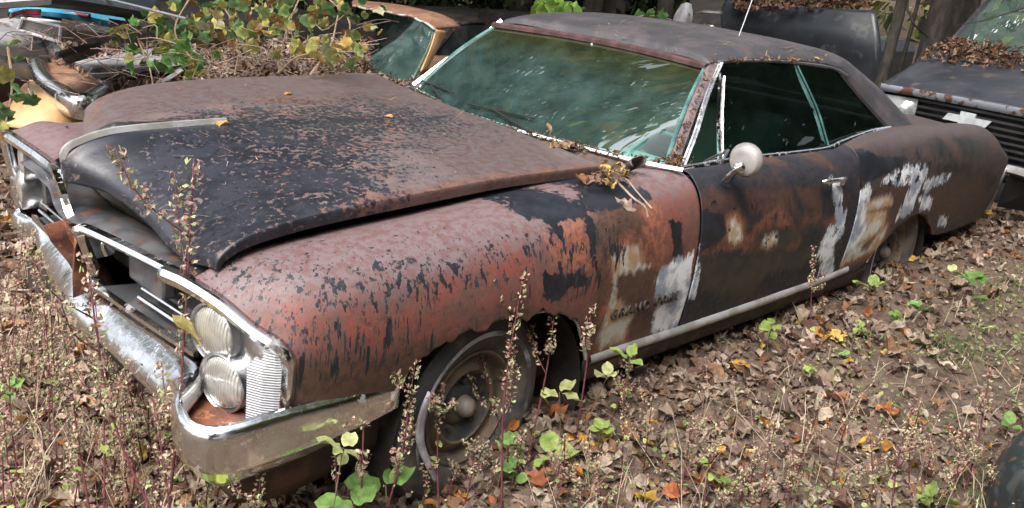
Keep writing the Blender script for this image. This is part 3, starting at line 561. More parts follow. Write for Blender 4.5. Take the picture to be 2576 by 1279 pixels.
# front bumper
bp = [(.525, -.975, .468, .11), (.42, -.985, .476, .14), (.25, -.99, .485, .17), (.12, -.990, .490, .18), (.02, -.985, .487, .18), (-.040, -.955, .482, .17), (-.064, -.89, .48, .155), (-.050, -.81, .488, .14), (-.015, -.72, .497, .12), (.005, -.60, .50, .11), (.016, -.40, .50, .11), (.022, -.20, .50, .11), (.012, -.08, .505, .12), (.015, .06, .505, .12), (.065, .26, .50, .11),
      (.105, .45, .495, .11), (.14, .62, .49, .10), (.16, .78, .48, .08), (.145, .93, .475, .07), (.20, 1.0, .475, .10), (.34, 1.02, .475, .12), (.60, 1.02, .475, .10)]
bs = spline([b for b in bp], 170); G = []
for i, (x, y, z, h) in enumerate(bs):
    a = bs[max(i-1, 0)]; b = bs[min(i+1, len(bs)-1)]; t_ = Vector((b[0]-a[0], b[1]-a[1], 0)).normalized(); out = Vector((-t_.y, t_.x, 0))
    dep = .022 + .06*float(np.clip((y+.80)/.14, 0, 1))*float(np.clip((.88-y)/.1, 0, 1))
    ff = float(np.clip((y+.76)/.12, 0, 1))*float(np.clip((.72-y)/.1, 0, 1)); PA = ((dep+.01, -.03), (dep, .0), (dep*.6, .010), (.018, .010), (.004, .0), (-.004, -.02), (-.006, -h*.42), (-.005, -h*.62), (.004, -h*.70), (.024, -h*.88), (.05, -h*1.03)); PB = ((.105, -.02), (.098, .012), (.075, .012), (.05, .0), (.028, -.018), (.010, -.038), (-.004, -.058), (-.012, -.080), (-.008, -h*.85), (.010, -h*1.0), (.04, -h*1.08))
    G.append([(x-out.x*o+0, y-out.y*o, z+q) for o, q in [(a[0]*(1-ff)+b[0]*ff, a[1]*(1-ff)+b[1]*ff) for a, b in zip(PA, PB)]]) if True else G.append([(x-out.x*o+0, y-out.y*o, z+q) for o, q in ((dep+.01, -.03), (dep, .0), (dep*.6, .010), (.018, .010), (.004, .0), (-.004, -.02), (-.006, -h*.42), (-.005, -h*.62), (.004, -h*.70), (.024, -h*.88), (.05, -h*1.03))])
G = np.array(G); Gs = patch([list(map(tuple, r)) for r in G[::3]], 170, 34)
bump = gridmesh('front_bumper', Gs, CHROME, car, None, None, .003)
mb = MB(); mb.sweep(spline([(.50, -.93, .33), (.25, -.94, .30), (.10, -.92, .30), (.05, -.85, .31), (.07, -.6, .33), (.12, -.2, .36), (.24, .3, .38), (.30, .8, .38), (.5, .92, .36)], 60), [(0, .07), (0, .0), (.01, -.06), (.03, -.10)]); mb.build('bumper_valance', simple('shaded_rusty_valance', (.045, .026, .018), (.09, .04, .025), 9, .85, 0, .4, 60), car, solid=.005)  # valance colour darkened for dirt and the shadow under the bumper
mb = MB(); mb.add([(-.03, -.93, .432), (.03, -.62, .44), (.22, -.62, .44), (.22, -.96, .44), (.52, -.96, .43), (.52, -.80, .43), (.22, -.80, .43)], [(0, 1, 2, 3), (3, 6, 5, 4)]); mb.build('filler_panel', RUST, car, solid=.003)
mb = MB(); mb.add([(.17, .92, .43), (.17, .62, .43), (.34, .62, .44), (.34, .95, .44)], [(0, 1, 2, 3)]); mb.build('filler_panel', RUST, car, solid=.003)
# ------------------------------------------------------------------ cowl, glasshouse
PCOWL = simple('leafy_cowl_metal', (.11, .07, .06), (.055, .045, .045), 12, .7, 0, .4, 70, (.16, .11, .08))
G = patch([[(1.56, -.74, .905), (1.56, -.3, .925), (1.56, .2, .93), (1.56, .74, .93)], [(1.80, -.78, .925), (1.72, -.3, .935), (1.70, .2, .94), (1.80, .78, .94)], [(1.96, -.84, .93), (1.82, -.4, .93), (1.80, .2, .94), (1.95, .84, .945)], [(2.02, -.84, .90), (1.95, -.4, .90), (1.93, .2, .90), (2.02, .84, .90)]], 24, 60)
gridmesh('cowl', G, PCOWL, car)
def ws(u, v):      # u 0 (driver) .. 1 (passenger), v 0 bottom .. 1 top
    bx = 1.945 - .20*math.sin(math.pi*u)**.8; by = -.765 + 1.50*u; bz = .950 + .018*math.sin(math.pi*u)*0 + .012*u
    tx = 2.352 - .10*u - 0*u; tx = 2.345 - .045*u + .06*math.sin(math.pi*u); ty = -.600 + 1.205*u; tz = 1.278 + .012*math.sin(math.pi*u)
    bul = .03*math.sin(math.pi*v)
    return (bx+(tx-bx)*v - bul*.6, by+(ty-by)*v, bz+(tz-bz)*v + bul*.5)
G = np.array([[ws(u, v) for v in np.linspace(0, 1, 22)] for u in np.linspace(0, 1, 40)])
gridmesh('windshield', G, WSGLASS, car)
def offs(p, d): return (p[0]-d*.6, p[1], p[2]+d*.8)
edge = [offs(ws(0, v), .004) for v in np.linspace(0.02, 1, 12)] + [offs(ws(u, 1), .004) for u in np.linspace(.03, 1, 24)] + [offs(ws(1, v), .004) for v in np.linspace(1, .02, 12)]
mb = MB(); mb.sweep(edge, [(-.009, -.002), (-.004, .004), (.004, .004), (.009, -.002)], up=(-.6, 0, .8)); mb.build('glass_edge_seal', EDGEGLASS, car)
mb = MB(); mb.sweep([offs(ws(u, .985), .012) for u in np.linspace(-.01, 1.01, 24)], [(-.016, -.004), (-.006, .008), (.010, .008), (.014, -.002)], up=(-.6, 0, .8)); mb.build('windshield_header_gasket', simple('dark_red_brown_gasket', (.035, .014, .014), (.07, .03, .03), 14, .8), car)
mb = MB(); lp = [offs((ws(u, 0)[0]-.012, ws(u, 0)[1], ws(u, 0)[2]), .004) for u in np.linspace(-.02, 1.02, 30)]
mb.sweep([at(*p, 'z', .945) for p in [(1305, 330), (1400, 355), (1500, 381), (1620, 412), (1718, 430)]], [(-.012, 0), (-.008, .009), (-.002, .003), (.002, .003), (.008, .009), (.012, 0)]); mb.sweep([(p[0]-.03, p[1], p[2]) for p in lp[16:]], [(-.012, 0), (-.004, .01), (.004, .01), (.012, 0)]); mb.build('cowl_moulding', CHROME2, car)
mb = MB()
for u in (.72, .36):    # wipers
    p0 = Vector(ws(u, 0))+Vector((-.03, 0, .004)); p1 = Vector(ws(u+.16, .06))+Vector((-.02, 0, .018)); mb.tube([p0, p1], .005, 6); mb.tube([Vector(ws(u+.28, .04))+Vector((-.012, 0, .016)), Vector(ws(u+.02, .08))+Vector((-.012, 0, .018))], .004, 6)
mb.build('wiper', BLACK, car)
# pillars
for s in (-1, 1):
    mb = MB(); pb = Vector((1.965, s*.775, .945)); pt = Vector((2.375, s*.61, 1.29)); mb.sweep([pb, pb.lerp(pt, .5)+Vector((-.012, 0, .012)), pt], [(s*.006, -.05), (s*-.026, .004), (s*.0, .018), (s*.026, .008), (s*.028, -.05)])
    mb.build('windshield_pillar', simple('faded_pillar_paint', (.085, .062, .075), (.13, .095, .095), 9, .5, 0, .2, 60), car)
for s in (-1, 1):
    mb = MB(); q = [(1.975, s*.815, .935), (2.10, s*.765, 1.05), (2.23, s*.70, 1.165), (2.33, s*.655, 1.235), (2.40, s*.632, 1.300)]
    if s > 0: q = [(1.95, .80, .95), (2.12, .73, 1.10), (2.26, .66, 1.22), (2.345, .625, 1.30)]
    mb.sweep(spline(q, 24), [(-.012, -.006), (-.008, .008), (-.001, .002), (.003, .009), (.012, .009), (.018, -.006)], up=(-.45, s*.55, .7)); mb.build('pillar_trim', CHROME2, car)
    # drip rail over the side windows
    mb = MB(); mb.tube(spline([(2.39, s*.630, 1.302), (2.55, s*.628, 1.306), (2.85, s*.628, 1.303), (3.12, s*.634, 1.292), (3.38, s*.645, 1.272), (3.52, s*.66, 1.235)], 36), .0085, 8); mb.build('drip_rail', SILVER, car)
    # vent window post, door glass, quarter glass
    mb = MB(); mb.sweep([(2.245, s*.815, .935), (2.30, s*.74, 1.10), (2.375, s*.668, 1.255)], [(-.02, -.003), (-.02, .007), (-.011, .007), (-.008, .0), (.008, .0), (.011, .007), (.02, .007), (.02, -.003)], up=(0, s, .45)); mb.build('vent_window_post', CHROME2, car)
    mb = MB(); mb.grid([[(2.245, s*.813, .93), (2.30, s*.737, 1.10), (2.38, s*.655, 1.285)], [(2.75, s*.808, .925), (2.80, s*.735, 1.10), (2.82, s*.650, 1.29)], [(3.19, s*.806, .925), (3.13, s*.735, 1.10), (3.02, s*.650, 1.285)]]); mb.build('door_glass', SIDEGLASS, car)
    mb = MB(); mb.tube(spline([(3.19, s*.806, .925), (3.13, s*.735, 1.10), (3.02, s*.650, 1.285)], 12), .006, 6); mb.sweep(spline([(3.155, s*.806, .925), (3.095, s*.735, 1.10), (2.985, s*.650, 1.285)], 12), [(-.014, 0), (.014, 0)], up=(0, s, .4)); mb.build('door_glass_edge', EDGEGLASS, car)
    mb = MB(); mb.grid([[(3.20, s*.800, .93), (3.14, s*.73, 1.10), (3.03, s*.645, 1.285)], [(3.5, s*.796, .94), (3.42, s*.725, 1.10), (3.28, s*.648, 1.272)], [(3.86, s*.79, .955), (3.68, s*.735, 1.08), (3.50, s*.665, 1.215)]]); mb.build('quarter_glass', SIDEGLASS, car)
    mb = MB(); q = [(1.93, s*.838, .936), (2.05, s*.845, .944), (2.35, s*.842, .946), (2.75, s*.840, .938), (3.08, s*.838, .936), (3.22, s*.835, .953), (3.40, s*.825, .972), (3.62, s*.81, .986), (3.86, s*.79, .985)]
    mb.sweep(spline(q, 60), [(-.013, -.004), (-.009, .008), (.0, .012), (.009, .008), (.013, -.004)]); mb.build('belt_moulding', CHROME2, car)
mb = MB(); mb.tube([(2.18, -.86, .955), (2.26, -.83, .985)], .006, 6); mb.tube([(2.10, -.835, .952), (2.27, -.818, .978)], .007, 6); mb.build('broken_vent_frame', SILVER, car)
# roof with the rear pillars
def rst(x, wd, ze, zc, k=.62): return [(x, -wd, ze), (x, -wd+.035, ze+(zc-ze)*.42), (x, -wd+.13, ze+(zc-ze)*.80), (x, -.25, zc-.006), (x, 0, zc), (x, .25, zc-.006), (x, wd-.13, ze+(zc-ze)*.80), (x, wd-.035, ze+(zc-ze)*.42), (x, wd, ze)]
def bow(st, d): return [(p[0]+d*(1-(p[1]/.62)**2), p[1], p[2]) for p in st]
r_st = [bow(rst(2.33, .612, 1.284, 1.308), .045), bow(rst(2.37, .625, 1.30, 1.345), .045), bow(rst(2.55, .63, 1.310, 1.375), .02), rst(2.85, .63, 1.308, 1.392), rst(3.15, .636, 1.297, 1.388), rst(3.38, .648, 1.275, 1.372)]
for h5 in ([(3.50, .662, 1.222), (3.54, .655, 1.262), (3.60, .58, 1.312), (3.64, .3, 1.338), (3.65, 0, 1.342)], [(3.62, .705, 1.13), (3.72, .70, 1.160), (3.84, .645, 1.205), (3.91, .4, 1.240), (3.92, 0, 1.25)],
           [(3.76, .752, 1.045), (3.87, .750, 1.062), (4.05, .70, 1.095), (4.14, .45, 1.12), (4.16, 0, 1.13)], [(3.875, .79, .972), (4.03, .79, .980), (4.32, .74, .962), (4.42, .5, .955), (4.44, 0, .955)]):
    r_st.append([(x, -y, z) for x, y, z in h5] + [(x, y, z) for x, y, z in h5[-2::-1]])
G = patch(r_st, 130, 100); roof = gridmesh('roof', G, VINYL, car, None, lambda c: ~((c[:, 0] > 3.74) & (abs(c[:, 1]) < .52) & (c[:, 0] < 4.36)), .006); tag(roof, 'faded black vinyl covered roof with pine needles')
for s in (-1, 1):
    st = [[(3.36, s*.645, 1.272), (3.50, s*.655, 1.29), (3.60, s*.62, 1.325), (3.62, s*.45, 1.335)],
          [(3.49, s*.662, 1.222), (3.60, s*.672, 1.232), (3.74, s*.655, 1.245), (3.82, s*.50, 1.250)],
          [(3.62, s*.705, 1.13), (3.76, s*.712, 1.145), (3.93, s*.69, 1.155), (4.00, s*.55, 1.15)],
          [(3.76, s*.752, 1.045), (3.90, s*.752, 1.06), (4.12, s*.72, 1.065), (4.18, s*.60, 1.06)],
          [(3.875, s*.79, .972), (4.05, s*.785, .99), (4.38, s*.74, .975), (4.42, s*.66, .97)]]
    mb = MB(); mb.sweep(spline([(3.30, s*.640, 1.288), (3.42, s*.650, 1.265), (3.50, s*.668, 1.215), (3.64, s*.712, 1.12), (3.78, s*.76, 1.03), (3.88, s*.80, .965)], 30), [(-.010, -.012), (-.010, .004), (.012, .004), (.012, -.012)], up=(0, s, .4)); mb.build('rear_pillar_seal', BLACK, car)
mb = MB(); mb.grid([[(3.66, -.56, 1.27), (4.34, -.56, .96)], [(3.70, 0, 1.31), (4.36, 0, .965)], [(3.66, .56, 1.27), (4.34, .56, .96)]]); mb.build('rear_window', SIDEGLASS, car)
G = patch([[(4.05, -.72, .955), (4.15, -.3, .96), (4.15, .3, .96), (4.05, .72, .955)], [(4.6, -.72, .940), (4.6, -.3, .945), (4.6, .3, .945), (4.6, .72, .94)], [(5.15, -.72, .90), (5.2, -.3, .91), (5.2, .3, .91), (5.15, .72, .90)], [(5.35, -.72, .86), (5.42, -.3, .88), (5.42, .3, .88), (5.35, .72, .88)]], 40, 40)
at_ = {k: np.full(1600, -.15) for k in ('brn', 'org', 'olv', 'blk', 'wht', 'wh2')}; at_['gry'] = np.full(1600, .1); at_['spk'] = np.zeros(1600); at_['drp'] = np.zeros(1600)
gridmesh('trunk_lid', G, PAINT_REAR, car, at_, None, .005)
mb = MB(); mb.grid([[(5.32, -.88, .86), (5.42, -.90, .735), (5.34, -.90, .5), (5.28, -.88, .37)], [(5.40, 0, .86), (5.46, 0, .735), (5.42, 0, .5), (5.34, 0, .37)], [(5.32, .88, .86), (5.42, .90, .735), (5.34, .90, .5), (5.28, .88, .37)]]); mb.build('tail_panel', DARKMETAL, car)
# interior
mb = MB(); mb.add([(1.90, -.73, .935), (1.86, 0, .94), (1.95, .73, .94), (2.16, .72, .90), (2.16, 0, .905), (2.16, -.72, .90), (2.20, -.72, .70), (2.20, .72, .70)], [(0, 1, 4, 5), (1, 2, 3, 4), (5, 4, 3, 7, 6)]); mb.build('dashboard', DASH, car, False, solid=.006)
mb = MB(); mb.add([(1.80, -.5, .925), (1.765, 0, .925), (1.80, .5, .928), (1.95, .73, .935), (1.90, 0, .936), (1.93, -.73, .932)], [(0, 1, 4, 5), (1, 2, 3, 4)]); mb.build('dashboard_top', DASH, car, False)
mb = MB(); R_ = .19; c = Vector((2.36, -.38, .965)); n_ = Vector((.82, 0, .57)).normalized(); a_ = n_.cross(Vector((0, 1, 0))).normalized(); b_ = Vector((0, 1, 0))
pts = [c + a_*R_*math.cos(t_) + b_*R_*math.sin(t_) for t_ in np.linspace(0, 2*math.pi, 41)]; mb.tube(pts, .011, 8, False); mb.tube([c-b_*R_, c+b_*R_], .010, 6); mb.tube([c, c-n_*.3], .022, 8); mb.build('steering_wheel', simple('pale_teal_plastic', (.16, .28, .27), (.2, .33, .31), 4, .4), car)
for yy in (-.38, .38):
    mb = MB(); mb.box((2.78, yy, .60), (.5, .62, .16)); mb.box((3.02, yy, .80), (.14, .60, .50), Matrix.Rotation(.22, 3, 'Y')); mb.build('seat', SEAT, car, True, bevel=.05)
mb = MB(); mb.box((3.6, 0, .62), (.5, 1.3, .16)); mb.box((3.85, 0, .80), (.14, 1.3, .42), Matrix.Rotation(.25, 3, 'Y')); mb.build('rear_bench', SEAT, car, True, bevel=.05)
mb = MB(); mb.box((2.38, .02, 1.205), (.02, .20, .055)); mb.tube([(2.37, .02, 1.23), (2.34, .02, 1.28)], .006, 6); mb.build('rear_view_mirror', simple('mirror_back_teal', (.25, .42, .4), (.3, .45, .43), 4, .35), car, True, bevel=.012)
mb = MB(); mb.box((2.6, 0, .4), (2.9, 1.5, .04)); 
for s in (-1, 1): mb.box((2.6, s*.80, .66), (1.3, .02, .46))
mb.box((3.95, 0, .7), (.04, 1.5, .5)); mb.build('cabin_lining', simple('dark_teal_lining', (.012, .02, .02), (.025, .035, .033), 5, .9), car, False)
# door mirror, handle, letters
mir = empty('door_mirror', None, None, (2.0, -.93, .93)); mir.parent = car; O = np.array([2.0, -.93, .93]); c = at(1872, 405, 'y', -1.01)-O
mb = MB(); mb.lathe([(.001, -.012), (.03, -.0115), (.052, -.0095), (.0555, -.007), (.0615, .004), (.0655, .012), (.066, .024), (.062, .028), (.001, .026)], c, (.93, .12, .05), 40); mb.build('mirror_shell', simple('weathered_mirror_shell', (.27, .25, .245), (.36, .34, .335), 5, .42, .35, .05, 60), mir)
mb = MB(); b0 = at(1818, 455, 'y', -.945)-O; mb.lathe([(.024, -.034), (.02, -.045), (.012, -.052), (.001, -.055)], c+np.array((-.0, -.0, -.020)), (.93, .12, .05), 20); mb.tube([c+np.array((-.045, -.006, -.024)), b0], [.011, .008], 10); mb.tube([c+np.array((-.02, .01, -.04)), b0+np.array((.07, .01, -.01))], .007, 8); mb.build('mirror_arm', CHROME2, mir)
mb = MB(); hp = [at(2068, 458, 'y', -.99), at(2085, 456, 'y', -1.005), at(2110, 453, 'y', -1.005), at(2126, 450, 'y', -.985)]; mb.tube(spline(hp, 14), [.006, .008, .010, .011, .012, .012, .012, .012, .012, .012, .013, .014, .014, .012], 8); mb.box(at(2115, 458, 'y', -.975), (.05, .02, .03)); mb.build('door_handle', CHROME2, car, True)
cu = bpy.data.curves.new('letters', 'FONT'); cu.body = 'GRAND PRIX'; cu.size = .052; cu.extrude = .006; cu.bevel_depth = .0004; cu.space_character = 1.35
to = bpy.data.objects.new('tmp', cu); me = bpy.data.meshes.new_from_object(to); bpy.data.objects.remove(to)
v = np.array([q.co[:] for q in me.vertices]); wd = v[:, 0].max()-v[:, 0].min(); p0 = at(1532, 806, 'y', -.990); p1 = at(1702, 752, 'y', -.990); sc = (p1[0]-p0[0])/wd
me.transform(Matrix(((sc, 0, 0, p0[0]), (0, 0, -1, -.9895), (0, 1.0, 0, p0[2]), (0, 0, 0, 1)))); me.name = 'lettering'
link('fender_lettering', me, simple('tarnished_letter_metal', (.060, .048, .040), (.05, .04, .034), 30, .5, .2), car, False)
ao = at(1858, 92, 'z', 1.335)
# ------------------------------------------------------------------ other wrecks
def px_panel(rows, thick, name, mat, parent, n=(16, 16), rough=0.):
    """rows of (u, v, axis, value) measured points -> smooth thick sheet"""
    S = [[tuple(at(u, v, a, c)) for u, v, a, c in r] for r in rows]; G = patch(S, *n)
    if parent is not None and parent.location.length > 0: G = G - np.array(parent.location)
    if rough: G = G + rough*np.array([[mnoise.noise(Vector(p)*6)] * 3 for p in G.reshape(-1, 3)]).reshape(G.shape)
    mb = MB(); mb.grid(G.tolist()); return mb.build(name, mat, parent, solid=thick)
def sub(e, pts): return [tuple(np.array(p) - np.array(e.location)) for p in pts]
TAN = simple('sun_faded_tan_paint', (.42, .25, .11), (.50, .32, .16), 3, .45, 0, .1, 20)
BROWNP = simple('rusty_brown_paint', (.20, .10, .065), (.28, .16, .10), 9, .6, 0, .3, 60, (.13, .06, .035))
WHITEP = simple('white_plastic', (.62, .62, .66), (.70, .70, .72), 7, .5)
FLAKY = simple('flaking_white_paint', (.55, .52, .48), (.20, .11, .08), 22, .7, 0, .4, 60)
BLUEP = simple('bright_blue_paint', (.045, .24, .38), (.06, .30, .46), 4, .3)
REDL = simple('dark_red_tail_lamp', (.10, .012, .02), (.06, .01, .015), 6, .25)
DKPAINT = simple('dark_blue_black_paint', (.014, .018, .024), (.022, .026, .032), 3, .4, 0, .15, 40, (.05, .05, .05))
GREYP = simple('faded_grey_paint', (.20, .20, .215), (.27, .27, .28), 4, .45, 0, .15, 30, (.10, .07, .05))
# tan sedan parked alongside
tan = empty('tan_sedan', 'crushed tan sedan with a dangling chrome bumper and bare brown window frame behind the coupe', 'car', (3.0, 3.0, .1))
px_panel([[(10, 318, 'y', 2.45), (30, 262, 'y', 2.6), (60, 215, 'y', 2.8), (92, 196, 'y', 3.0)], [(70, 325, 'y', 2.30), (85, 270, 'y', 2.4), (110, 225, 'y', 2.55), (140, 205, 'y', 2.8)], [(150, 322, 'y', 2.25), (150, 285, 'y', 2.3), (170, 250, 'y', 2.4), (190, 232, 'y', 2.6)], [(230, 330, 'y', 2.3), (225, 300, 'y', 2.35), (230, 275, 'y', 2.4), (235, 262, 'y', 2.6)]], .01, 'front_fender', TAN, tan)
mb = MB(); T0 = np.array(tan.location); mb.box(np.array((3.3, 3.05, .38))-T0, (4.6, 1.75, .5)); mb.build('body', BROWNP, tan, True, bevel=.12)
px_panel([[(1057, 182, 'y', 2.30), (1040, 210, 'y', 2.30), (1000, 260, 'y', 2.3)], [(1071, 172, 'y', 2.35), (1085, 200, 'y', 2.35), (1100, 250, 'y', 2.35)]], .02, 'cowl_side', BROWNP, tan)
hd = [[(1095, 74, 'y', 2.30), (1070, 58, 'y', 2.42), (1046, 46, 'y', 2.6), (965, 27, 'y', 3.1), (888, 15, 'y', 3.6)], [(1108, 72, 'y', 2.33), (1090, 54, 'y', 2.45), (1060, 40, 'y', 2.62), (975, 20, 'y', 3.1), (886, 9, 'y', 3.65)], [(1158, 68, 'y', 2.45), (1136, 50, 'y', 2.55), (1090, 33, 'y', 2.75), (1000, 14, 'y', 3.2), (890, 2, 'y', 3.75)]]
px_panel(hd, .018, 'roof_header', BROWNP, tan, (14, 30))
px_panel([[(1095, 77, 'y', 2.285), (1070, 60, 'y', 2.405), (1046, 49, 'y', 2.585), (965, 30, 'y', 3.085), (888, 18, 'y', 3.585)], [(1095, 73, 'y', 2.28), (1070, 57, 'y', 2.40), (1046, 45, 'y', 2.58), (965, 26, 'y', 3.08), (888, 14, 'y', 3.58)]], .012, 'flaking_trim', FLAKY, tan, (4, 30), .01)
px_panel([[(1096, 74, 'y', 2.30), (1082, 118, 'y', 2.29), (1056, 182, 'y', 2.28)], [(1106, 76, 'y', 2.31), (1094, 120, 'y', 2.30), (1066, 176, 'y', 2.29)], [(1120, 78, 'y', 2.36), (1100, 118, 'y', 2.35), (1074, 172, 'y', 2.34)]], .02, 'windshield_pillar', TAN, tan)
px_panel([[(1046, 50, 'y', 2.58), (1004, 92, 'y', 2.75), (938, 139, 'y', 3.0), (897, 172, 'y', 3.1)], [(1066, 58, 'y', 2.44), (1040, 110, 'y', 2.5), (990, 165, 'y', 2.55), (960, 190, 'y', 2.6)], [(1093, 78, 'y', 2.30), (1074, 130, 'y', 2.28), (1050, 182, 'y', 2.28), (1035, 212, 'y', 2.28)]], .005, 'cracked_windshield', glass('cracked_teal_glass', (.42, .62, .58), None, .16, .95), tan, (20, 20))
cb = sub(tan, [at(u, v, 'z', .66) for u, v in [(108, 120), (92, 150), (98, 180), (120, 208), (160, 236), (205, 252), (240, 238), (272, 216), (300, 200)]])
mb = MB(); mb.sweep(spline(cb, 60), [(-.05, -.03), (-.045, .015), (-.01, .035), (.03, .03), (.05, .0), (.045, -.06), (.02, -.10), (-.02, -.11)], closed=True); cbm = mb.build('chrome_bumper', CHROME, tan)
# loose panels lying on the sedan
def loose(name, label, cat, rows, thick, mat, n=(14, 14), extra=None, rough=0.):
    p = at(*rows[0][0][:2], rows[0][0][2], rows[0][0][3]); o = px_panel(rows, thick, name, mat, None, n, rough)
    c = np.array([v.co[:] for v in o.data.vertices]).mean(0); o.data.transform(Matrix.Translation(-Vector(c))); o.location = c
    tag(o, label, cat); return o
loose('body_panel', 'long grey sheet metal panel with silver edge lying below the green vine', 'car panel', [[(188, 156, 'z', .72), (330, 133, 'z', .74), (480, 106, 'z', .78)], [(215, 176, 'z', .74), (350, 160, 'z', .77), (485, 128, 'z', .80)], [(245, 198, 'z', .70), (370, 180, 'z', .73), (490, 158, 'z', .76)]], .01, GREYP)
loose('trim_strip', 'silver trim strip along the lower edge of the long grey panel', 'trim', [[(248, 200, 'z', .69), (360, 182, 'z', .72), (478, 160, 'z', .745)], [(252, 206, 'z', .68), (362, 188, 'z', .71), (480, 165, 'z', .735)]], .01, SILVER)
loose('trim_strip', 'bent grey strip slanting down to the coupe hood behind its middle', 'trim', [[(455, 172, 'z', .78), (420, 195, 'z', .72), (385, 214, 'z', .66)], [(462, 178, 'z', .78), (428, 201, 'z', .72), (392, 220, 'z', .66)]], .01, GREYP)
loose('body_panel', 'pale grey fender lying at the left edge of the photo above the tan sedan nose', 'car panel', [[(-90, 118, 'z', .80), (0, 128, 'z', .82), (62, 138, 'z', .82)], [(-90, 140, 'z', .80), (0, 152, 'z', .80), (72, 168, 'z', .78)], [(-90, 165, 'z', .70), (0, 178, 'z', .70), (82, 200, 'z', .68)]], .012, GREYP)
loose('body_panel', 'dark crumpled panel under the pale grey fender at the left edge', 'car panel', [[(-90, 170, 'z', .66), (0, 182, 'z', .66), (72, 204, 'z', .64)], [(-90, 250, 'z', .35), (-20, 262, 'z', .35), (40, 240, 'z', .40)]], .02, DARKMETAL)
loose('body_panel', 'dull grey hood panel beneath the white vent grille', 'car panel', [[(-90, 60, 'z', .95), (0, 48, 'z', .98), (70, 38, 'z', 1.0)], [(-90, 100, 'z', .92), (10, 100, 'z', .92), (110, 108, 'z', .90)], [(-90, 135, 'z', .84), (20, 140, 'z', .84), (130, 150, 'z', .80)]], .012, GREYP, rough=.02)
vg = empty('vent_grille', 'white plastic vent grille with dark mesh resting on the grey panels', 'vent grille', at(100, 70, 'z', 1.0))
px_panel([[(62, 31, 'z', 1.03), (155, 52, 'z', 1.03)], [(58, 44, 'z', 1.05), (153, 66, 'z', 1.05)]], .012, 'top_plate', WHITEP, vg, (3, 3))
t = NT('white_mesh_over_black'); bk = t.n('ShaderNodeTexBrick', {'Vector': t.coord((1, 1, 1)), 'Scale': 55, 'Color1': (.03, .03, .03, 1), 'Color2': (.05, .05, .05, 1), 'Mortar': (.45, .45, .45, 1), 'Mortar Size': .05}); t.P(Base_Color=bk.outputs[0], Roughness=.6)
px_panel([[(57, 45, 'z', 1.045), (152, 67, 'z', 1.045)], [(46, 72, 'z', .97), (148, 104, 'z', .97)]], .008, 'mesh', t.m, vg, (3, 3))
for a_, b_ in (((57, 45, 1.05), (45, 74, .97)), ((153, 67, 1.05), (149, 106, .97)), ((45, 74, .97), (149, 106, .97)), ((57, 45, 1.05), (153, 67, 1.05))):
    mb = MB(); mb.tube(sub(vg, [at(*a_[:2], 'z', a_[2]), at(*b_[:2], 'z', b_[2])]), .008, 6); mb.build('frame_bar', WHITEP, vg)
loose('plastic_sheet', 'crumpled white plastic scrap in the twigs above the chrome bumper', 'plastic scrap', [[(128, 104, 'z', .90), (150, 118, 'z', .88)], [(112, 124, 'z', .86), (156, 134, 'z', .85)], [(98, 136, 'z', .80), (150, 142, 'z', .80)]], .006, WHITEP, rough=.03)
loose('rubber_hose', 'dark rolled rubber sheet slanting below the bright blue car', 'rubber', [[(140, 142, 'z', .84), (200, 128, 'z', .88), (250, 112, 'z', .9)], [(150, 138, 'z', .90), (205, 122, 'z', .93), (248, 108, 'z', .94)], [(165, 156, 'z', .78), (212, 142, 'z', .82), (256, 122, 'z', .86)]], .03, DARKMETAL)
# blue car further back
blu = empty('blue_car', 'dark car with a bright blue rear bumper and red lamps at the top left', 'car', tuple(at(170, 45, 'z', .9)*np.array((1, 1, 0))))
px_panel([[(25, 30, 'z', 1.06), (70, 23, 'z', 1.06), (120, 23, 'z', 1.06), (190, 30, 'z', 1.05), (262, 43, 'z', 1.04), (325, 55, 'z', 1.03)], [(26, 36, 'z', 1.06), (70, 30, 'z', 1.07), (120, 32, 'z', 1.08), (190, 42, 'z', 1.07), (262, 55, 'z', 1.05), (325, 66, 'z', 1.04)], [(60, 45, 'z', 1.0), (90, 48, 'z', .99), (120, 52, 'z', .98), (190, 65, 'z', .97), (255, 76, 'z', .96), (325, 88, 'z', .95)]], .03, 'rear_bumper', BLUEP, blu, (14, 30))
for l in ([(28, 34), (60, 28), (103, 29)], [(128, 30), (180, 34), (228, 41)], [(275, 52), (300, 56), (325, 60)]):
    h = 12 if l[0][0] != 128 else 5
    px_panel([[(u, v-1, 'z', 1.085) for u, v in l], [(u, v+h, 'z', 1.065) for u, v in l]], .02, 'tail_lamp', REDL, blu, (4, 10))
B0 = np.array(blu.location)
px_panel([[(-60, 22, 'z', 1.1), (120, 14, 'z', 1.15), (400, 52, 'z', 1.1)], [(-60, 0, 'z', 1.15), (120, -12, 'z', 1.2), (400, 30, 'z', 1.15)], [(-60, -30, 'z', 1.2), (120, -50, 'z', 1.25), (400, -10, 'z', 1.2)]], .03, 'trunk_lid', DKPAINT, blu)
mb = MB(); mb.tube(sub(blu, [at(262, -4, 'z', 1.2), at(360, 20, 'z', 1.2), at(470, 48, 'z', 1.2)]), .007, 6); mb.build('side_trim', SILVER, blu)
mb = MB(); mb.tube(sub(blu, [at(-40, 8, 'z', 1.15), at(40, 3, 'z', 1.17), at(120, -3, 'z', 1.2)]), .03, 6); mb.build('window_frame', GREYP, blu)
mb = MB(); mb.box((0.7, 1.35, .50), (4.4, 1.7, .7)); mb.build('body', DARKMETAL, blu, True, bevel=.1)
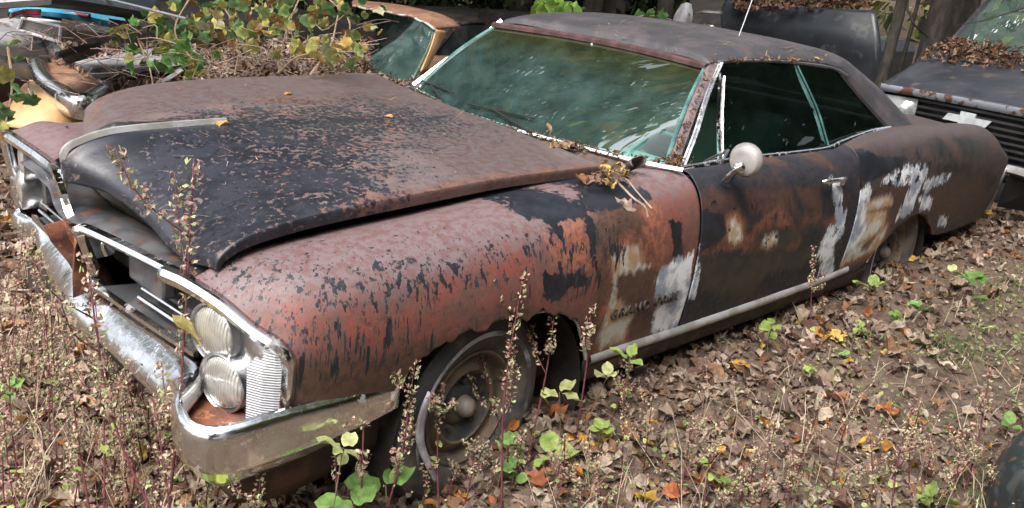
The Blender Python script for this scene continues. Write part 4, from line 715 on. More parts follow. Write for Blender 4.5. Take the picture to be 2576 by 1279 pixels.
def gen_car(name, label, loc, rz, L, W, body, glassm, group=None, hb=.95, ht=1.42, wagon=False):
    e = empty(name, label, 'car', loc, group, rz); w = W/2
    prof = [(0, .55, .62), (.04, .40, .72), (.25, .3, .84), (.9, .28, .90), (1.5, .27, .93), (3.4, .27, hb), (4.3, .3, hb), (L-.3, .34, .90), (L-.05, .42, .80), (L, .5, .68)]
    st = [[(x, -w*.80, zt), (x, -w*.94, zt-.05), (x, -w, zt-.22), (x, -w*.98, (zl+zt)/2), (x, -w*.93, zl)] for x, zl, zt in prof]
    for s in (-1, 1):
        G = patch([[(p[0], p[1]*-s, p[2]) for p in r] for r in st], 70, 16); mb = MB(); mb.grid(G.tolist()); mb.build('body_side', body, e)
    mb = MB(); mb.grid([[(x, y, zt+.03*(1-(y/w)**2)) for y in np.linspace(-w*.80, w*.80, 9)] for x, zl, zt in prof]); mb.build('hood_and_deck', body, e)
    for x, zl, zt in (prof[0], prof[-1]):
        mb = MB(); mb.add([(x, -w*.9, zl), (x, w*.9, zl), (x, w*.85, zt), (x, -w*.85, zt)], [(0, 1, 2, 3)]); mb.build('end_panel', DARKMETAL, e)
        mb = MB(); sg = -1 if x == 0 else 1; mb.sweep([(x-sg*.15, -w, .48), (x+sg*.08, -w*.9, .48), (x+sg*.12, 0, .48), (x+sg*.08, w*.9, .48), (x-sg*.15, w, .48)], [(-.03, -.07), (-.04, .0), (-.03, .06), (.03, .06), (.04, 0), (.03, -.07)], closed=True); mb.build('bumper', CHROME, e)
    x0, x1, x2, x3 = 1.6, 2.2, (4.6 if wagon else 3.5), (4.9 if wagon else 4.2)
    mb = MB(); mb.grid([[(x, y, ht-.02-.05*(abs(y)/(w*.7))**3 - (.03 if x in (x1, x2) else 0)) for y in np.linspace(-w*.7, w*.7, 11)] for x in (x1, x1+.2, (x1+x2)/2, x2-.2, x2)]); mb.build('roof', body, e, solid=.03)
    for s in (-1, 1):
        for a, b in (((x0, s*w*.82, hb-.02), (x1, s*w*.68, ht-.07)), (((x0+x2)/2+.3, s*w*.84, hb), ((x1+x2)/2, s*w*.69, ht-.06)), ((x3, s*w*.80, hb-.02), (x2, s*w*.68, ht-.07))):
            mb = MB(); mb.tube([a, b], .03, 6); mb.build('pillar', body, e)
        mb = MB(); mb.add([(x0+.05, s*w*.82, hb-.02), (x3-.05, s*w*.80, hb-.02), (x2, s*w*.68, ht-.08), (x1, s*w*.68, ht-.08)], [(0, 1, 2, 3)]); mb.build('side_window', glassm, e)
        for x in (.85, L-1.2):
            mb = MB(); mb.lathe([(.001, .0), (.19, .01), (.2, .03), (.27, .05), (.31, .03), (.33, -.05), (.3, -.16)], (x, s*w*.92, .30), (0, s, 0), 28); mb.build('wheel', RUBBER, e)
    for a, b in (((x0, x1)), ((x3, x2))):
        mb = MB(); mb.add([(a, -w*.8, hb-.02), (a, w*.8, hb-.02), (b, w*.67, ht-.07), (b, -w*.67, ht-.07)], [(0, 1, 2, 3)]); mb.build('windshield' if a == x0 else 'rear_window', glassm, e)
    return e
DKGL = simple('grimy_dark_glass', (.02, .03, .03), (.05, .06, .055), 5, .15)
def gz(x, y): return float(zg(x, y))
def put(u, v, d): p = at_depth(u, v, d); return (p[0], p[1], gz(p[0], p[1]))
# dark wagon with ribbed roof behind the tan sedan
p = at(1120, 30, 'y', 5.2); gen_car('dark_wagon', 'dark station wagon whose roof shows between the brown window frame and the coupe roof', (p[0]-2.3, 5.4, p[2]-1.42), .06, 5.2, 1.9, simple('brown_black_paint', (.035, .028, .022), (.06, .05, .04), 5, .5, 0, .2, 40, (.16, .14, .10)), DKGL, wagon=True)
p = at(1640, 20, 'y', 8.6); gen_car('dark_sedan', 'black sedan added to darken the background beyond the middle of the coupe roof', (p[0]-3.6, 8.4, p[2]-1.25), .25, 5.0, 1.9, DKPAINT, DKGL)  # dark car added where the background lies in deep shade
# black car with its hood standing open
blk = empty('black_sedan', 'black car facing the coupe with its big hood standing straight up', 'car', (8.3, 2.1, gz(8.3, 2.1)))
px_panel([[(1808, 130, 'x', 7.6), (1950, 160, 'x', 7.6), (2100, 200, 'x', 7.6), (2214, 235, 'x', 7.6)], [(1809, 70, 'x', 7.55), (1950, 80, 'x', 7.5), (2100, 95, 'x', 7.5), (2216, 120, 'x', 7.55)], [(1810, 15, 'x', 7.6), (1950, 25, 'x', 7.55), (2100, 34, 'x', 7.55), (2208, 45, 'x', 7.6)], [(1812, 2, 'x', 7.65), (1950, 15, 'x', 7.62), (2100, 26, 'x', 7.62), (2206, 30, 'x', 7.65)]], .03, 'open_hood', DKPAINT, blk, (30, 30))
mb = MB(); b0 = np.array(blk.location); mb.box(np.array((9.4, 2.75, .75))-b0, (3.2, 1.5, .7)); mb.build('body', DKPAINT, blk, True, bevel=.12)
# grey pick-up with a mirror just showing above the coupe roof
pk = empty('grey_truck', 'grey truck corner with leaf-covered hood left of the open black hood', 'truck', (6.6, 4.2, gz(6.6, 4.2)))
px_panel([[(1690, 75, 'x', 6.0), (1700, 40, 'x', 6.0), (1716, 14, 'x', 6.1)], [(1712, 75, 'x', 5.9), (1722, 36, 'x', 5.9), (1728, 10, 'x', 6.0)], [(1736, 80, 'x', 6.0), (1740, 40, 'x', 6.0), (1736, 12, 'x', 6.1)]], .03, 'fender', GREYP, pk)
px_panel([[(1742, 70, 'x', 6.2), (1780, 75, 'x', 6.2), (1815, 80, 'x', 6.2)], [(1742, 30, 'x', 6.5), (1780, 28, 'x', 6.5), (1815, 26, 'x', 6.5)], [(1735, 5, 'x', 7.2), (1780, 0, 'x', 7.2), (1830, -4, 'x', 7.2)]], .03, 'hood', DARKMETAL, pk)
mb = MB(); mb.tube(sub(pk, [at(u, v, 'x', 6.15) for u, v in [(1745, 52), (1752, 36), (1770, 30), (1815, 32)]]), .018, 6); mb.build('wiper_frame', SILVER, pk)
mb = MB(); c = at(1775, 73, 'x', 5.2); mb.box(np.array(c)-np.array(pk.location), (.05, .15, .075)); mb.build('truck_mirror', chrome('mirror_shell_chrome', .3, .2), pk, True, bevel=.02)
mb = MB(); mb.box(np.array((7.3, 4.3, .55))-np.array(pk.location), (2.0, 1.6, .8)); mb.build('body', DARKMETAL, pk, True, bevel=.1)
# aerial of the coupe
mb = MB(); a0 = at(1859, 91, 'y', -.40); a0 = np.array(a0); a1 = at(1893, -2, 'x', float(a0[0])+.05); mb.tube([a0, a1], .0025, 5); mb.build('aerial', simple('thin_aerial', (.5, .5, .5), None, rough=.3), car)
# black pick-up on the right
zf = .97; Pl = at(2224, 212, 'z', zf); Pr = at(2576, 298, 'z', zf); lat = (Pr-Pl)/np.linalg.norm(Pr-Pl); bk_ = np.array([-lat[1], lat[0], 0.]); bk_ = bk_ if bk_[0] > 0 else -bk_; th_ = math.radians(22); lat, bk_ = lat*math.cos(th_)+bk_*math.sin(th_), bk_*math.cos(th_)-lat*math.sin(th_)
trk = empty('black_pickup', 'black pickup with dark grille, bow-tie badge and leaf litter on its hood', 'truck', (Pl[0]+.3, Pl[1]-.8, gz(Pl[0]+.3, Pl[1]-.8))); T0 = np.array(trk.location)
WT = 1.55
def tp(a, b, z): q = Pl + lat*a + bk_*b; return (q[0]-T0[0], q[1]-T0[1], z-T0[2])      # a across from the left corner, b backwards, z up
TB = simple('dusty_black_truck_paint', (.024, .027, .036), (.036, .038, .048), 3, .38, 0, .1, 60, (.07, .06, .055))
G = patch([[tp(-.0, .0, .965), tp(.3, -.03, .975), tp(WT/2, -.05, .985), tp(WT-.3, -.03, .975), tp(WT, 0, .965)], [tp(-.01, .25, 1.03), tp(.3, .22, 1.06), tp(WT/2, .2, 1.07), tp(WT-.3, .22, 1.06), tp(WT+.01, .25, 1.03)], [tp(-.10, .88, 1.165), tp(.3, .88, 1.19), tp(WT/2, .88, 1.20), tp(WT-.3, .88, 1.19), tp(WT+.10, .88, 1.165)], [tp(-.10, 1.25, 1.24), tp(.3, 1.25, 1.26), tp(WT/2, 1.25, 1.27), tp(WT-.3, 1.25, 1.26), tp(WT+.10, 1.25, 1.24)]], 24, 30)
mb = MB(); mb.grid(G.tolist()); mb.build('hood', TB, trk, solid=.01)
mb = MB(); mb.sweep([tp(-.01, -.012, .945), tp(.3, -.045, .955), tp(WT/2, -.065, .96), tp(WT-.3, -.045, .955), tp(WT, -.012, .945)], [(0, -.025), (0, .025), (.012, .028), (.012, -.025)]); mb.build('grille_header', simple('peeling_silver_trim', (.26, .28, .32), (.13, .06, .035), 13, .5, .2, .1, 40, None, (.5, .56)), trk, solid=.006)
for s, a in ((-1, 0), (1, WT)):
    mb = MB(); G = patch([[tp(a, .02, .95), tp(a-.0*s, .03, .7), tp(a, .05, .42)], [tp(a+s*.05, .3, 1.0), tp(a+s*.08, .3, .72), tp(a+s*.05, .3, .42)], [tp(a+s*.12, 1.3, 1.235), tp(a+s*.13, 1.3, .75), tp(a+s*.10, 1.3, .42)]], 14, 10); mb.grid(G.tolist()); mb.build('front_fender', TB, trk, solid=.01)
    mb = MB(); mb.sweep([tp(a, -.005, .975), tp(a+s*.03, .35, 1.055), tp(a+s*.10, .9, 1.18), tp(a+s*.11, 1.3, 1.25)], [(-.012, -.01), (0, .012), (.012, -.01)]); mb.build('fender_seam', SILVER, trk)
    mb = MB(); ca = .17 if s < 0 else WT-.17; mb.add([tp(ca-.13, .0, .90), tp(ca+.13, -.02, .91), tp(ca+.13, -.01, .72), tp(ca-.13, .01, .72)], [(0, 1, 2, 3)]); o = mb.build('headlight', simple('old_sealed_beam', (.45, .47, .48), (.25, .26, .26), 14, .15, .4), trk, solid=.02)
mb = MB(); mb.add([tp(0, .06, .93), tp(WT, .06, .93), tp(WT, .06, .45), tp(0, .06, .45)], [(0, 1, 2, 3)]); mb.build('grille_backing', BLACK, trk)
GB = simple('black_plastic_grille', (.012, .012, .014), (.02, .02, .02), 8, .45)
for k in range(7):
    z = .905-.045*k; mb = MB(); mb.sweep([tp(.31, -.005, z), tp(WT/2, -.05, z+.008), tp(WT-.31, -.005, z)], [(-.02, -.003), (.012, -.009), (.012, .009), (-.02, .003)], closed=True); mb.build('grille_bar', GB, trk)
bt = [(-.17, -.025), (-.17+.03, .025), (-.055, .025), (-.055, .055), (.055, .055), (.055, .025), (.17-.0, .025), (.17-.03, -.025), (.055, -.025), (.055, -.055), (-.055, -.055), (-.055, -.025)]
Ea = 0.70; EZ = .835; V_ = [tp(Ea+a, -.075, EZ+z) for a, z in bt] + [tp(Ea+a, -.055, EZ+z) for a, z in bt]; n = len(bt)
mb = MB(); mb.add(V_, [tuple(range(n)), tuple(range(n, 2*n))[::-1]] + [(i, (i+1) % n, n+(i+1) % n, n+i) for i in range(n)]); mb.build('badge', simple('dull_silver_badge', (.50, .54, .56), (.40, .42, .44), 9, .35, .3), trk, False)
mb = MB(); mb.box((0, 0, 0), (.01, .01, .01)); 
mb = MB(); mb.add([tp(-.02, -.0, .58), tp(WT, -.0, .58), tp(WT, .0, .48), tp(-.02, .0, .48), tp(-.02, .2, .58), tp(WT, .2, .58)], [(0, 1, 2, 3), (0, 1, 5, 4)]); mb.build('front_valance', simple('pale_grey_valance', (.20, .22, .24), (.10, .09, .08), 9, .5), trk, solid=.01)
bp0 = [(-.10, -.1, .53), (-.02, -.22, .54), (.25, -.27, .54), (WT/2, -.30, .54), (WT-.2, -.27, .54), (WT+.02, -.22, .53)]
mb = MB(); mb.sweep([tp(*q) for q in bp0], [(0, .022), (.035, .02), (.04, -.0), (.035, -.02), (0, -.02)], closed=True); mb.build('bumper_top_edge', CHROME2, trk)
mb = MB(); mb.sweep([tp(a, b, z-.10) for a, b, z in bp0], [(.01, .085), (.03, .0), (.01, -.085), (-.02, -.085), (-.02, .085)], closed=True); mb.build('bumper', BLACK, trk)
mb = MB(); mb.sweep([tp(-.02, -.25, .55), tp(-.10, -.24, .40), tp(-.16, -.20, .26)], [(-.03, -.02), (-.03, .02), (.03, .02), (.03, -.02)], closed=True); mb.build('bumper_end', CHROME2, trk)
mb = MB(); mb.add([tp(.22, -.315, .46), tp(.6, -.33, .465), tp(.6, -.33, .37), tp(.22, -.315, .37)], [(0, 1, 2, 3)]); mb.build('bumper_step', GREYP, trk, False, solid=.02)
mb = MB(); mb.grid([[tp(-.08+(WT+.16)*u+(.5-u)*.2*v, 1.24 - .10*math.sin(math.pi*u) + .62*v, 1.26+.56*v + .02*math.sin(math.pi*u)) if True else 0 for v in np.linspace(0, 1, 10)] for u in np.linspace(0, 1, 14)]); mb.build('windshield', glass('frosted_truck_glass', (.35, .5, .46), None, .20, .95), trk)
for s, a in ((-1, -.10), (1, WT+.10)):
    mb = MB(); mb.tube([tp(a, 1.24, 1.24), tp(a+.10*-s, 1.88, 1.83)], .028, 6); mb.build('windshield_pillar', TB, trk)
mb = MB(); G = [[tp(.0+(WT/5)*i, 1.86+.5*j, 1.84-.01*abs(i-2.5)) for j in range(4)] for i in range(6)]; mb.grid(G); mb.build('roof', TB, trk, solid=.03)
mb = MB(); mb.grid([[tp(-.12, b, z) for z in (.45, .8, 1.24)] for b in (1.3, 2.2, 3.2, 4.5)]); mb.grid([[tp(WT+.12, b, z) for z in (.45, .8, 1.24)] for b in (1.3, 2.2, 3.2, 4.5)]); mb.build('cab_side', TB, trk, solid=.02)
for a in (-.02, WT+.02):
    for b in (.75, 3.6):
        mb = MB(); mb.lathe([(.001, .0), (.19, .01), (.2, .03), (.27, .05), (.31, .03), (.33, -.05), (.3, -.16)], tp(a, b, .42), tuple(lat*(1 if a > 0 else -1)), 26); mb.build('wheel', RUBBER, trk)
mb = MB(); mb.sweep(spline(sub(trk, [at(2479, 522, 'z', .34), at(2492, 490, 'z', .44), at(2508, 455, 'z', .55), at(2524, 428, 'z', .62), at(2545, 428, 'z', .63), at(2620, 450, 'z', .63)]), 30), [(-.028, -.01), (-.02, .02), (.02, .02), (.028, -.01)], up=(-.9, .1, .3)); mb.build('bumper_guard', BRIGHT, trk, solid=.008)
mb = MB(); mb.add(sub(trk, [at(2500, 520, 'z', .36)+[.06, 0, 0], at(2532, 440, 'z', .60)+[.06, 0, 0], at(2640, 462, 'z', .60)+[.06, 0, 0], at(2640, 545, 'z', .36)+[.06, 0, 0]]), [(0, 1, 2, 3)]); mb.build('bumper_recess', BLACK, trk, False, solid=.02)
mb = MB(); mb.add(sub(trk, [at(2540, 468, 'z', .52)+[.03, 0, 0], at(2640, 485, 'z', .52)+[.03, 0, 0], at(2640, 515, 'z', .44)+[.03, 0, 0], at(2543, 498, 'z', .44)+[.03, 0, 0]]), [(0, 1, 2, 3)]); mb.build('bumper_pad', GREYP, trk, False, solid=.02)
# dark rounded fender at the lower right corner
fr = empty('dark_fender', 'dark rounded car fender with rust stains in the lower right corner', 'car panel', tuple(at(2560, 1240, 'z', .15)*np.array((1, 1, 0))+np.array((0, 0, .02))))
F0 = np.array(fr.location)
px_panel([[(2700, 1065, 'z', .34), (2620, 1075, 'z', .34), (2576, 1092, 'z', .34), (2530, 1140, 'z', .30), (2500, 1200, 'z', .24), (2482, 1300, 'z', .14), (2480, 1380, 'z', .08)],
          [(2700, 1075, 'z', .36), (2620, 1090, 'z', .36), (2580, 1110, 'z', .36), (2545, 1155, 'z', .33), (2520, 1215, 'z', .27), (2505, 1310, 'z', .17), (2505, 1390, 'z', .10)],
          [(2700, 1180, 'z', .36), (2660, 1190, 'z', .36), (2620, 1205, 'z', .36), (2590, 1235, 'z', .34), (2570, 1270, 'z', .29), (2560, 1340, 'z', .2), (2560, 1420, 'z', .12)]], .02, 'fender', simple('teal_black_fender_paint', (.018, .026, .028), (.05, .065, .068), 7, .35, 0, .15, 40, (.11, .06, .035), (.5, .6)), fr, (24, 40))
mb = MB(); mb.tube(sub(fr, [at(2478, 1226, 'z', .16), at(2515, 1228, 'z', .18)]), .006, 6); mb.build('bolt', DARKMETAL, fr)
# ------------------------------------------------------------------ trees
BARK = simple('furrowed_bark', (.020, .016, .013), (.042, .034, .028), 4, .9, 0, .9, 14, (.013, .012, .010), stretch=(4, 4, 1.5))
class CM:      # leaf-by-leaf mesh with a colour per vertex
    def __init__(s): s.V = []; s.F = []; s.C = []; s.n = 0
    def add(s, V, F, c):
        V = np.asarray(V, float); s.V.append(V); s.F += [tuple(i+s.n for i in f) for f in F]; s.n += len(V)
        c = np.asarray(c, float); s.C.append(np.tile(c, (len(V), 1)) if c.ndim == 1 else c)
    def build(s, name, mat, parent=None, smooth=False, origin=None):
        V = np.concatenate(s.V); C = np.concatenate(s.C)
        if origin is not None: V = V - np.asarray(origin)
        o = mesh(name, V, s.F, mat, parent, smooth)
        a = o.data.attributes.new('col', 'FLOAT_COLOR', 'POINT'); a.data.foreach_set('color', np.c_[C, np.ones(len(C))].astype(np.float32).ravel()); return o
def leaf_template(kind):
    if kind == 'oak': r = [(0, 0), (.10, .10), (.22, .12), (.20, .28), (.36, .34), (.24, .48), (.40, .62), (.22, .70), (.24, .88), (.08, .90), (0, 1.05)]
    elif kind == 'oval': r = [(0, 0), (.12, .08), (.25, .25), (.30, .45), (.24, .70), (.12, .90), (0, 1.05)]
    elif kind == 'heart': r = [(0, .08), (.14, 0), (.32, .02), (.44, .20), (.42, .45), (.28, .72), (.10, .95), (0, 1.08)]
    elif kind == 'maple': r = [(0, .05), (.16, 0), (.42, .02), (.34, .22), (.52, .50), (.30, .52), (.26, .70), (.10, .78), (0, 1.05)]
    elif kind == 'strip': r = [(0, 0), (.07, .2), (.09, .5), (.06, .8), (0, 1)]
    r = np.array(r); n = len(r)
    V = [(0, y, 0) for x, y in r] + [(x, y, 0) for x, y in r[1:-1]] + [(-x, y, 0) for x, y in r[1:-1]]; F = []
    m = n-2
    for i in range(n-1):
        for off in (n-1, n-1+m):
            a, b = i, i+1; oa = None if i == 0 else off+i; ob = None if i+1 == n-1 else off+i+1
            f = [a, b] + ([ob] if ob is not None else []) + ([oa] if oa is not None else [])
            if len(f) >= 3: F.append(tuple(f if off == n-1 else f[::-1]))
    return np.array(V), F
TPL = {k: leaf_template(k) for k in ('oak', 'oval', 'heart', 'maple', 'strip')}
def leaf(cm, kind, pos, size, col, R=None, fold=.3, curl=.5, wide=1.):
    V, F = TPL[kind]; V = V.copy(); V[:, 0] *= wide; V[:, 2] = fold*np.abs(V[:, 0]) - curl*.35*(V[:, 1]-.4)**2 + curl*.15*np.sin(V[:, 0]*9+V[:, 1]*7)
    V = V*size; V[:, 1] -= size*.5
    if R is not None: V = V @ R.T
    c = np.asarray(col)*(1+.12*rng.standard_normal()); cc = np.tile(np.clip(c, .004, 1), (len(V), 1)); cc[:len(cc)//3] *= .82
    cm.add(V+pos, F, cc)
def rotm(yaw, tilt, roll):
    a, b, c = yaw, tilt, roll
    Rz = np.array([[math.cos(a), -math.sin(a), 0], [math.sin(a), math.cos(a), 0], [0, 0, 1]]); Rx = np.array([[1, 0, 0], [0, math.cos(b), -math.sin(b)], [0, math.sin(b), math.cos(b)]]); Ry = np.array([[math.cos(c), 0, math.sin(c)], [0, 1, 0], [-math.sin(c), 0, math.cos(c)]])
    return Rz @ Rx @ Ry
GREENS = [(.06, .11, .02), (.10, .16, .03), (.16, .20, .04), (.25, .24, .04), (.30, .22, .05), (.05, .09, .025)]
def cards(cm, P, size, cols, flat=.6):
    n = len(P); a = rng.uniform(0, 2*math.pi, n); t_ = rng.normal(0, flat, n); r_ = rng.normal(0, flat, n); s = size*rng.uniform(.6, 1.3, n)
    u = np.stack([np.cos(a)*np.cos(t_), np.sin(a)*np.cos(t_), np.sin(t_)], 1); v = np.stack([-np.sin(a)*np.cos(r_), np.cos(a)*np.cos(r_), np.sin(r_)], 1)
    V = np.stack([P-u*s[:, None], P+v*s[:, None]*.55, P+u*s[:, None], P-v*s[:, None]*.55], 1).reshape(-1, 3)
    ci = rng.integers(0, len(cols), n); C = np.array(cols)[ci]*rng.uniform(.7, 1.25, (n, 1)); base = cm.n
    cm.V.append(V); cm.C.append(np.repeat(C, 4, 0)); cm.F += [(base+4*i, base+4*i+1, base+4*i+2, base+4*i+3) for i in range(n)]; cm.n += 4*n
def tree(label, base, r, h, lean=(0, 0), crown=(4, 8, 2.2), nleaf=900, group='trees around the clearing', leafs=.12, limbs=5):
    e = empty('tree', label, 'tree', base, group); mb = MB(); n = 14; pts = []; rr = []
    wob = rng.normal(0, .05, (n, 2)).cumsum(0)*.5
    for i in range(n):
        f = i/(n-1); pts.append((lean[0]*f*h+wob[i, 0]*f, lean[1]*f*h+wob[i, 1]*f, -.15+f*h)); rr.append(r*(1.35 if i == 0 else 1)*(1-.75*f))
    mb.tube(pts, rr, 12); mb.build('trunk', BARK, e)
    mb = MB(); tips = []
    for k in range(limbs):
        f = rng.uniform(.45, .95); i = int(f*(n-1)); p = np.array(pts[i]); a = rng.uniform(0, 6.28); L = crown[2]*rng.uniform(.6, 1.1)
        q = p+np.array((math.cos(a)*L, math.sin(a)*L, L*rng.uniform(.3, .8))); m_ = (p+q)/2+np.array((0, 0, -.1*L)); mb.tube(spline([p, m_, q], 7), list(np.linspace(rr[i]*.5, .012, 7)), 6); tips.append(q)
    if limbs: mb.build('limb', BARK, e)
    if nleaf:
        cm = CM(); c0 = np.array([lean[0]*h*.8, lean[1]*h*.8, 0]); cl = [np.array((rng.normal(0, crown[2]*.5), rng.normal(0, crown[2]*.5), rng.uniform(crown[0], crown[1])))+c0 for _ in range(12)] + tips
        P = np.concatenate([c+rng.normal(0, crown[2]*.24, (nleaf//len(cl)+1, 3)) for c in cl]); cards(cm, P, leafs, GREENS); cm.build('crown', LEAFM, e)
    return e
seen = [(2218, 190, 8.2, .055, 'dark tree trunk directly right of the open black hood'), (2318, 190, 8.8, .115, 'thick leaning tree trunk behind the black pickup hood'), (2388, 110, 10.5, .115, 'second thick trunk beside the pickup windshield'),
        (2258, 180, 9.5, .022, 'very thin sapling between the two nearest thick trunks'), (2440, 60, 13, .10, 'slender trunk seen above the pickup windshield edge'),
        (1300, 60, 12, .16, 'broad grey trunk above the left end of the coupe roof'), (1395, 60, 10.5, .10, 'narrow trunk standing left of the black sedan behind the roof'), (1535, 60, 11.5, .17, 'broad furrowed trunk behind the middle of the coupe roof'), (1600, 60, 13.5, .09, 'slim dark trunk right of the broad furrowed one'), (960, 20, 12, .12, 'dark trunk above the brown window frame')]
for u, v, d, r, lb in seen: tree(lb, put(u, v, d), r, rng.uniform(7, 9), (rng.normal(.02, .02), rng.normal(0, .02)), (4.5, 8.5, 2.0), 700 if r > .05 else 0, limbs=5 if r > .05 else 0)
lab_far = 'grey-brown tree trunk among the woods far behind the wrecks'
for k in range(24):
    u = rng.uniform(-200, 2800); u = u+110 if 2190 < u < 2300 else u; d = rng.uniform(17, 38); p = put(u, 60, d)
    tree(lab_far, p, rng.uniform(.06, .13), rng.uniform(8, 12), (rng.normal(0, .04), rng.normal(0, .04)), (3.5, 10, 2.6), 420, 'trees in the far woods', .22, 3)
lab_sur = 'unseen leafy tree added around the camera for shade and reflections'  # unseen trees, added to darken reflections and shade the clearing
for a, d, r in [(212, 10.5, 2.2), (232, 9, 2.2), (250, 7.5, 2.2), (266, 8, 2.3), (284, 6.6, 2.3), (300, 7.4, 2.4), (314, 6.6, 2.0), (320, 10, 2.8), (334, 12, 2.8), (302, 10, 2.8), (275, 11, 3), (308, 12, 3)]:
    x = 1.6+d*math.cos(math.radians(a)); y = -.4+d*math.sin(math.radians(a)); tree(lab_sur, (x, y, gz(x, y)), .16, 8, (0, 0), (1.0, 5.6, r), 2200 if d < 9.9 else 4200, 'unseen trees added around the camera', .17 if d < 9.9 else .26, 4)
for i, (x, y) in enumerate([(4.6, 5.6), (7.4, -.2), (6.0, -4.4), (9.5, 5.5), (5.5, 7.5), (.6, 6.2), (2.4, 7.4), (3.4, 9.0), (2.2, 5.3)]):  # the last one is added to block sky mirrored in the windshield
    tree(['tall tree whose crown spreads above the dark wagon', 'tall tree whose crown hangs over the pickup', 'tall tree standing right of the photo edge', 'tall tree behind the open black hood', 'tall tree in the woods behind the grey truck', 'tall tree over the blue car at the left', 'tall tree over the vine-covered wrecks', 'tall tree with dense crown behind the brown window frame', 'tall tree added between the vines and the dark wagon to block mirrored sky'][i], (x, y, gz(x, y)) if i != 1 else (10.6, -1.5, gz(10.6, -1.5)), .15, 8, (-.12 if i == 1 else 0, 0), (3.6 if i > 4 else 4.2, 9.0 if i > 4 else 8.0, 2.6), 4200 if i > 4 else (0 if i == 1 else 2400), leafs=.15 if i <= 4 else .21, limbs=5 if i != 1 else 0)
for u, v, d, r, lb in [(1480, 60, 11, .13, 'dark trunk just behind the rear view of the coupe roof centre'), (1245, 50, 13, .12, 'dark trunk left of the broad grey trunk'), (1355, 60, 14, .10, 'thin trunk between the broad grey and the narrow trunk'), (1665, 60, 10.5, .10, 'dark trunk left of the grey truck corner'), (1100, 10, 14, .16, 'dark trunk behind the dark wagon roof'), (700, 10, 10, .12, 'dark trunk rising out of the vines')]:
    tree(lb, put(u, v, d), r, 8, (rng.normal(.02, .02), 0), (4.5, 8.5, 2), 700)
for i, (u, d) in enumerate([(1210, 13.5), (1330, 14.5), (1450, 13), (1570, 14), (1680, 13), (1760, 14), (1020, 13), (860, 11.5), (640, 10.5)]):  # added shrubs, their dark leaf colour stands in for shade between trunks
    e = empty('shrub', 'dark leafy shrub added to darken the gap between the trunks behind the wrecks', 'shrub', put(u, 40, d), 'shrubs behind the wrecks'); c1 = CM(); cards(c1, rng.normal(0, 1, (1500, 3))*(.75, .75, .55)+np.array((0, 0, 1.0)), .085, [(.03, .06, .02), (.05, .08, .03), (.10, .12, .04), (.02, .035, .015)], .9); c1.build('foliage', LEAFM, e)
    m = MB()
    for k in range(5): m.tube([(0, 0, 0), (rng.normal(0, .3), rng.normal(0, .3), .8), (rng.normal(0, .6), rng.normal(0, .6), 1.6)], [.02, .014, .006], 5)
    m.build('stem', BARK, e)
# far woodland undergrowth
cm = CM(); n = 34000; u = rng.uniform(-400, 3000, n); d = 12+24*rng.random(n)**.8; R0 = np.stack([ray(a, 300.) for a in u]); P = CC + R0*d[:, None]; P[:, 2] = zg(P[:, 0], P[:, 1]) + rng.random(n)**1.6*5.5
k = np.array([mnoise.noise(Vector(p)*.45) for p in P]) > -.06; P = P[k]; cards(cm, P, .13, [(.10, .15, .04), (.18, .22, .06), (.34, .32, .10), (.22, .18, .09), (.42, .36, .12), (.07, .10, .035)], .9)
tag(cm.build('woodland_foliage', LEAFM), 'yellow-green undergrowth of the woods behind the wrecks', 'undergrowth', kind='stuff')
# ------------------------------------------------------------------ leaf litter
LIT = [(.28, .21, .16), (.22, .16, .12), (.34, .27, .21), (.14, .085, .062), (.38, .31, .24), (.11, .065, .048), (.22, .125, .07), (.27, .20, .155), (.19, .135, .11)]
ORA = [(.42, .16, .04), (.45, .24, .05), (.30, .10, .04), (.50, .34, .09)]
def visible_ok(x, y): return not ((.5 < x < 5.4) and (-.86 < y < .9))
cm = CM(); cnt = 0
def heightadd(x, y): return 0.
N1 = 20000
ang0 = math.atan2(CR[2][1], CR[2][0]); A_ = ang0 + rng.uniform(-.66, .66, N1*2); D2 = 1.1 + 10.5*rng.random(N1*2)**1.35
X = CC[0]+D2*np.cos(A_); Y = CC[1]+D2*np.sin(A_); got = 0
for x, y, dd in zip(X, Y, D2):
    if got >= N1: break
    if not visible_ok(x, y): continue
    # bare soil patch in the right foreground, thinner cover left of the bumper
    bare = 1.15*math.exp(-(((x-4.1)/1.6)**2+((y+1.78)/.5)**2)) + .8*math.exp(-(((x-2.6)/.3)**2+((y+1.7)/.2)**2)); left = 1. if x < .3 else 0.
    if rng.random() < min(bare, .95) or rng.random() < left*.0: continue
    z = gz(x, y)+rng.uniform(.0, .03); near = min(dd/3, 1.8); nearcar = math.exp(-((y+1.05)/.25)**2)
    sz = float(np.clip(math.exp(rng.normal(-3.40, .40)), .014, .085))*(1+.25*(near-1))*(1.15 if y > -1.5 else .9); cc = LIT[rng.integers(len(LIT))]
    if x < .35: cc = np.array(cc)*1.7  # left-hand litter paler: drier stuff plus brighter daylight painted into the colour
    if rng.random() < .05: cc = ORA[rng.integers(len(ORA))]
    leaf(cm, ('oak', 'oval', 'oval', 'maple')[rng.integers(4)], (x, y, z), sz*1.25, cc, rotm(rng.uniform(0, 6.28), rng.normal(0, .42), rng.normal(0, .42)), rng.uniform(.1, .9), rng.uniform(.2, 1.8)); got += 1
tag(cm.build('leaf_litter', LITTERM), 'carpet of curled brown autumn leaves covering the ground', 'leaf litter', kind='stuff')
